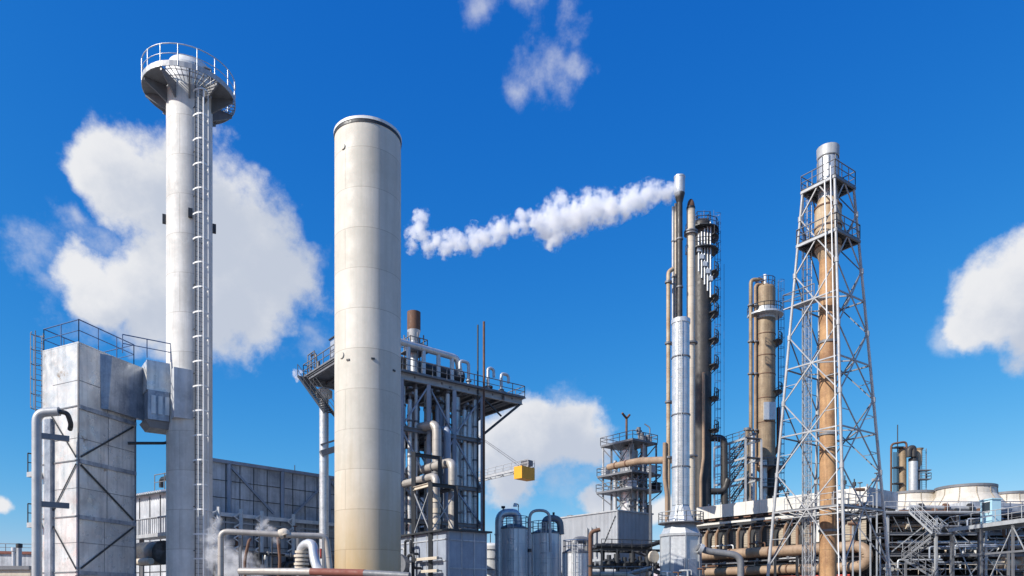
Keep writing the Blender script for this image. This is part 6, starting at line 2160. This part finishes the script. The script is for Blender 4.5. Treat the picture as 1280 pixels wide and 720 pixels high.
# thin tanks beyond the fan deck
def distant_reactor():
    d = 130
    u = d / F
    c = at(1128, d)
    T = thing('distant_reactor', 'brown rusty reactor column with looped pipe on top beyond the fan deck', 'column', c)
    r = 4.6 * u
    MB().lathe(c, [(r, 0), (r, zp(562, d))], 24).build('shell', 'brown_col', T)
    MB().dome(c, r, zp(562, d), .6, 20).build('dome', 'rust', T)
    q = at(1114, d)
    MB().pipe([V(q.x, q.y, 0), V(q.x, q.y, zp(555, d)), V(at(1133, d).x, d, zp(552, d)), V(at(1133.5, d).x, d, zp(566, d))], 1.3 * u, .7, 12).build('loop_pipe', 'rust', T)
    m = MB()
    for py in (560, 585, 605):
        m.beam(V(q.x, q.y, zp(py, d)), V(c.x, c.y, zp(py, d)), .25, .25)
        m.obox(V((q.x + c.x) / 2, d - .5, zp(py, d)), V(.7, 0, 0), V(0, .5, 0), UP * .1)
    for px in (1117.5, 1120):
        k = at(px, d - .6)
        m.beam(V(k.x, k.y, 0), V(k.x, k.y, zp(566, d)), .15, .15)
    m.build('side_frame', 'dark', T)
    q = at(1122, d)
    MB().tube(q, V(q.x, q.y, zp(531, d)), .09, n=8).build('mast', 'dark', T)
    c = at(1141.5, d - 1.5)
    r = 5.2 * u
    T = thing('distant_reactor', 'pale silver reactor column with red brown top drum beyond the fan deck', 'column', c)
    MB().lathe(c, [(r, 0), (r, zp(578, d))], 24).build('shell', 'galv_plain', T)
    MB().lathe(c, [(r * 1.03, zp(579, d)), (r * 1.03, zp(575, d)), (.01, zp(573, d))], 24).build('cap', 'dark', T)
    k = at(1148.5, d - 1)
    MB().lathe(k, [(.3, zp(585, d)), (3.9 * u, zp(578, d)), (3.9 * u, zp(565, d)), (.8, zp(562, d)), (.01, zp(562, d))], 16).build('top_drum', 'rust_body', T)
    MB().tube(k, V(k.x, k.y, zp(584, d)), .28, n=10).build('drum_leg', 'steel', T)
    MB().pipe([at(1136, d - 2) + UP * zp(574, d), at(1136, d - 2) + UP * zp(564, d), at(1142, d - 2) + UP * zp(562, d), at(1142, d - 2) + UP * zp(574, d)], .5, .8).build('top_loop', 'dark_col', T)
    lb = at(1155, d - 1)
    m = MB().ladder(lb + UP * 3, lb + UP * zp(562, d), V(1, 0, 0), .8, .07, .4)
    m.beam(at(1157.5, d - 1) + UP * 0, at(1157.5, d - 1) + UP * zp(563, d), .08, .08)
    m.build('ladder', 'steel', T)
    m = MB()
    for py in (601, 590):
        z = zp(py, d)
        m.obox(V(lb.x - .4, lb.y - .4, z), V(1.1, 0, 0), V(0, .7, 0), UP * .08)
    m.rail([V(lb.x - 1.4, lb.y - 1, zp(601, d)), V(lb.x + .7, lb.y - 1, zp(601, d)), V(lb.x + .7, lb.y + .3, zp(601, d))], 1.1, .06, 1.0)
    m.build('ladder_platform', 'steel', T)


distant_reactor()


# ------------------------------------------------------------------ steam
def steam(name, label, blobs, dens, loc, nscale, seed, cat='steam', hull=1.15):
    """white vapour: one closed billowing hull with an uneven density inside. blobs: (centre, radius)"""
    rnd = random.Random(seed)
    bm = bmesh.new()
    for c, r in blobs:
        mtx = Matrix.Translation(V(c) - V(loc)) @ Matrix.Scale(r * hull, 4)
        bmesh.ops.create_icosphere(bm, subdivisions=2, radius=1.0, matrix=mtx)
    me = bpy.data.meshes.new(name)
    bm.to_mesh(me); bm.free()
    o = bpy.data.objects.new(name, me)
    col.objects.link(o)
    o.location = loc
    rm = o.modifiers.new('union', 'REMESH')
    rm.mode = 'VOXEL'
    rm.voxel_size = max(.12, min(r for _, r in blobs) * .22)
    rm.use_smooth_shade = True
    m = bpy.data.materials.new(name + '_vapour')
    m.use_nodes = True
    nt = m.node_tree
    nt.nodes.clear()
    N, L = nt.nodes.new, nt.links.new
    out = N('ShaderNodeOutputMaterial')
    pv = N('ShaderNodeVolumePrincipled')
    pv.inputs['Color'].default_value = (.995, .995, .997, 1)
    pv.inputs['Anisotropy'].default_value = 0.1
    L(pv.outputs[0], out.inputs['Volume'])
    tc = N('ShaderNodeTexCoord')
    wn = N('ShaderNodeTexNoise'); wn.inputs['Scale'].default_value = nscale * .8; wn.inputs['Detail'].default_value = 3
    L(tc.outputs['Object'], wn.inputs['Vector'])
    s1 = N('ShaderNodeVectorMath'); s1.operation = 'SUBTRACT'; L(wn.outputs['Color'], s1.inputs[0]); s1.inputs[1].default_value = (.5, .5, .5)
    s2 = N('ShaderNodeVectorMath'); s2.operation = 'MULTIPLY_ADD'; L(s1.outputs[0], s2.inputs[0])
    k = 1.3 / nscale
    s2.inputs[1].default_value = (k, k, k); L(tc.outputs['Object'], s2.inputs[2])
    acc = None
    for c, r in blobs:
        dn = N('ShaderNodeVectorMath'); dn.operation = 'DISTANCE'
        L(s2.outputs[0], dn.inputs[0]); dn.inputs[1].default_value = V(c) - V(loc)
        mm = N('ShaderNodeMath'); mm.operation = 'MULTIPLY_ADD'
        L(dn.outputs['Value'], mm.inputs[0]); mm.inputs[1].default_value = -1.0 / r; mm.inputs[2].default_value = 1.0
        if acc is None:
            acc = mm.outputs[0]
        else:
            mx = N('ShaderNodeMath'); mx.operation = 'MAXIMUM'
            L(acc, mx.inputs[0]); L(mm.outputs[0], mx.inputs[1])
            acc = mx.outputs[0]
    nz = N('ShaderNodeTexNoise'); nz.inputs['Scale'].default_value = nscale * 1.6; nz.inputs['Detail'].default_value = 8; nz.inputs['Roughness'].default_value = .66
    L(tc.outputs['Object'], nz.inputs['Vector'])
    ad = N('ShaderNodeMath'); ad.operation = 'MULTIPLY_ADD'
    L(nz.outputs['Fac'], ad.inputs[0]); ad.inputs[1].default_value = 2.9
    L(acc, ad.inputs[2])
    mr = N('ShaderNodeMapRange'); mr.interpolation_type = 'SMOOTHSTEP'
    L(ad.outputs[0], mr.inputs['Value'])
    mr.inputs['From Min'].default_value = 1.58; mr.inputs['From Max'].default_value = 2.3
    mr.inputs['To Min'].default_value = 0; mr.inputs['To Max'].default_value = dens
    L(mr.outputs[0], pv.inputs['Density'])
    m.cycles.volume_step_rate = .25
    me.materials.append(m)
    tag(o, label, cat)
    return o


d = 95
path = [(844, 239, 12), (834, 242, 15), (822, 241, 18), (808, 244, 21), (795, 250, 21), (781, 254, 22), (766, 262, 21), (752, 260, 27), (738, 262, 27), (722, 270, 27),
        (708, 274, 26), (692, 275, 28), (684, 290, 22), (696, 300, 16), (700, 248, 14), (670, 277, 17), (655, 274, 14), (655, 284, 12), (641, 284, 15), (627, 286, 18), (620, 298, 14),
        (606, 296, 14), (598, 298, 17), (592, 288, 12), (592, 310, 14), (576, 306, 15), (564, 298, 14), (558, 312, 14), (546, 304, 16), (535, 308, 15), (526, 296, 15), (524, 282, 15), (527, 270, 12), (517, 290, 14), (516, 307, 12)]
rnd = random.Random(3)
steam('steam_plume', 'long white steam plume drifting sideways from the tall thin vent stack', [(P(x, y, d + rnd.uniform(-.8, .8)), r * d / F * (.92 if x > 660 else .95)) for x, y, r in path], 1.5, P(700, 275, d), .62, 1)
d = 41
steam('steam_puff', 'thin white steam drifting low behind the yard pipe upright', [(P(x, y, d + 1.5), r * d / F) for x, y, r in
      [(290, 712, 26), (272, 694, 22), (268, 672, 18), (304, 700, 22), (318, 716, 20), (285, 690, 18), (270, 655, 12)]], 1.5, P(285, 700, d + 1.5), 1.3, 2)
steam('steam_puff', 'small white steam puff leaking at the flanged joint of the yard pipe', [(P(x, y, 38.4), r * 38 / F) for x, y, r in
      [(337, 662, 9), (331, 656, 10), (345, 674, 8), (325, 660, 7)]], 2.0, P(336, 662, 38.4), 2.5, 5)
steam('steam_puff', 'thin steam curling before the dark drum under the small catwalk', [(P(x, y, 46.5), r * 46 / F) for x, y, r in
      [(186, 684, 14), (194, 676, 12), (180, 694, 12), (198, 690, 10)]], .5, P(188, 684, 46.5), 1.6, 6)
q = G(-.3, 7.4, 22.4)
steam('steam_puff', 'tiny steam puff at the outer tip of the process tower deck', [(q + V(-.2, 0, -.4), .5), (q + V(-.5, 0, 0), .4), (q + V(0, 0, .1), .35)], 3.0, q, 2.6, 8)
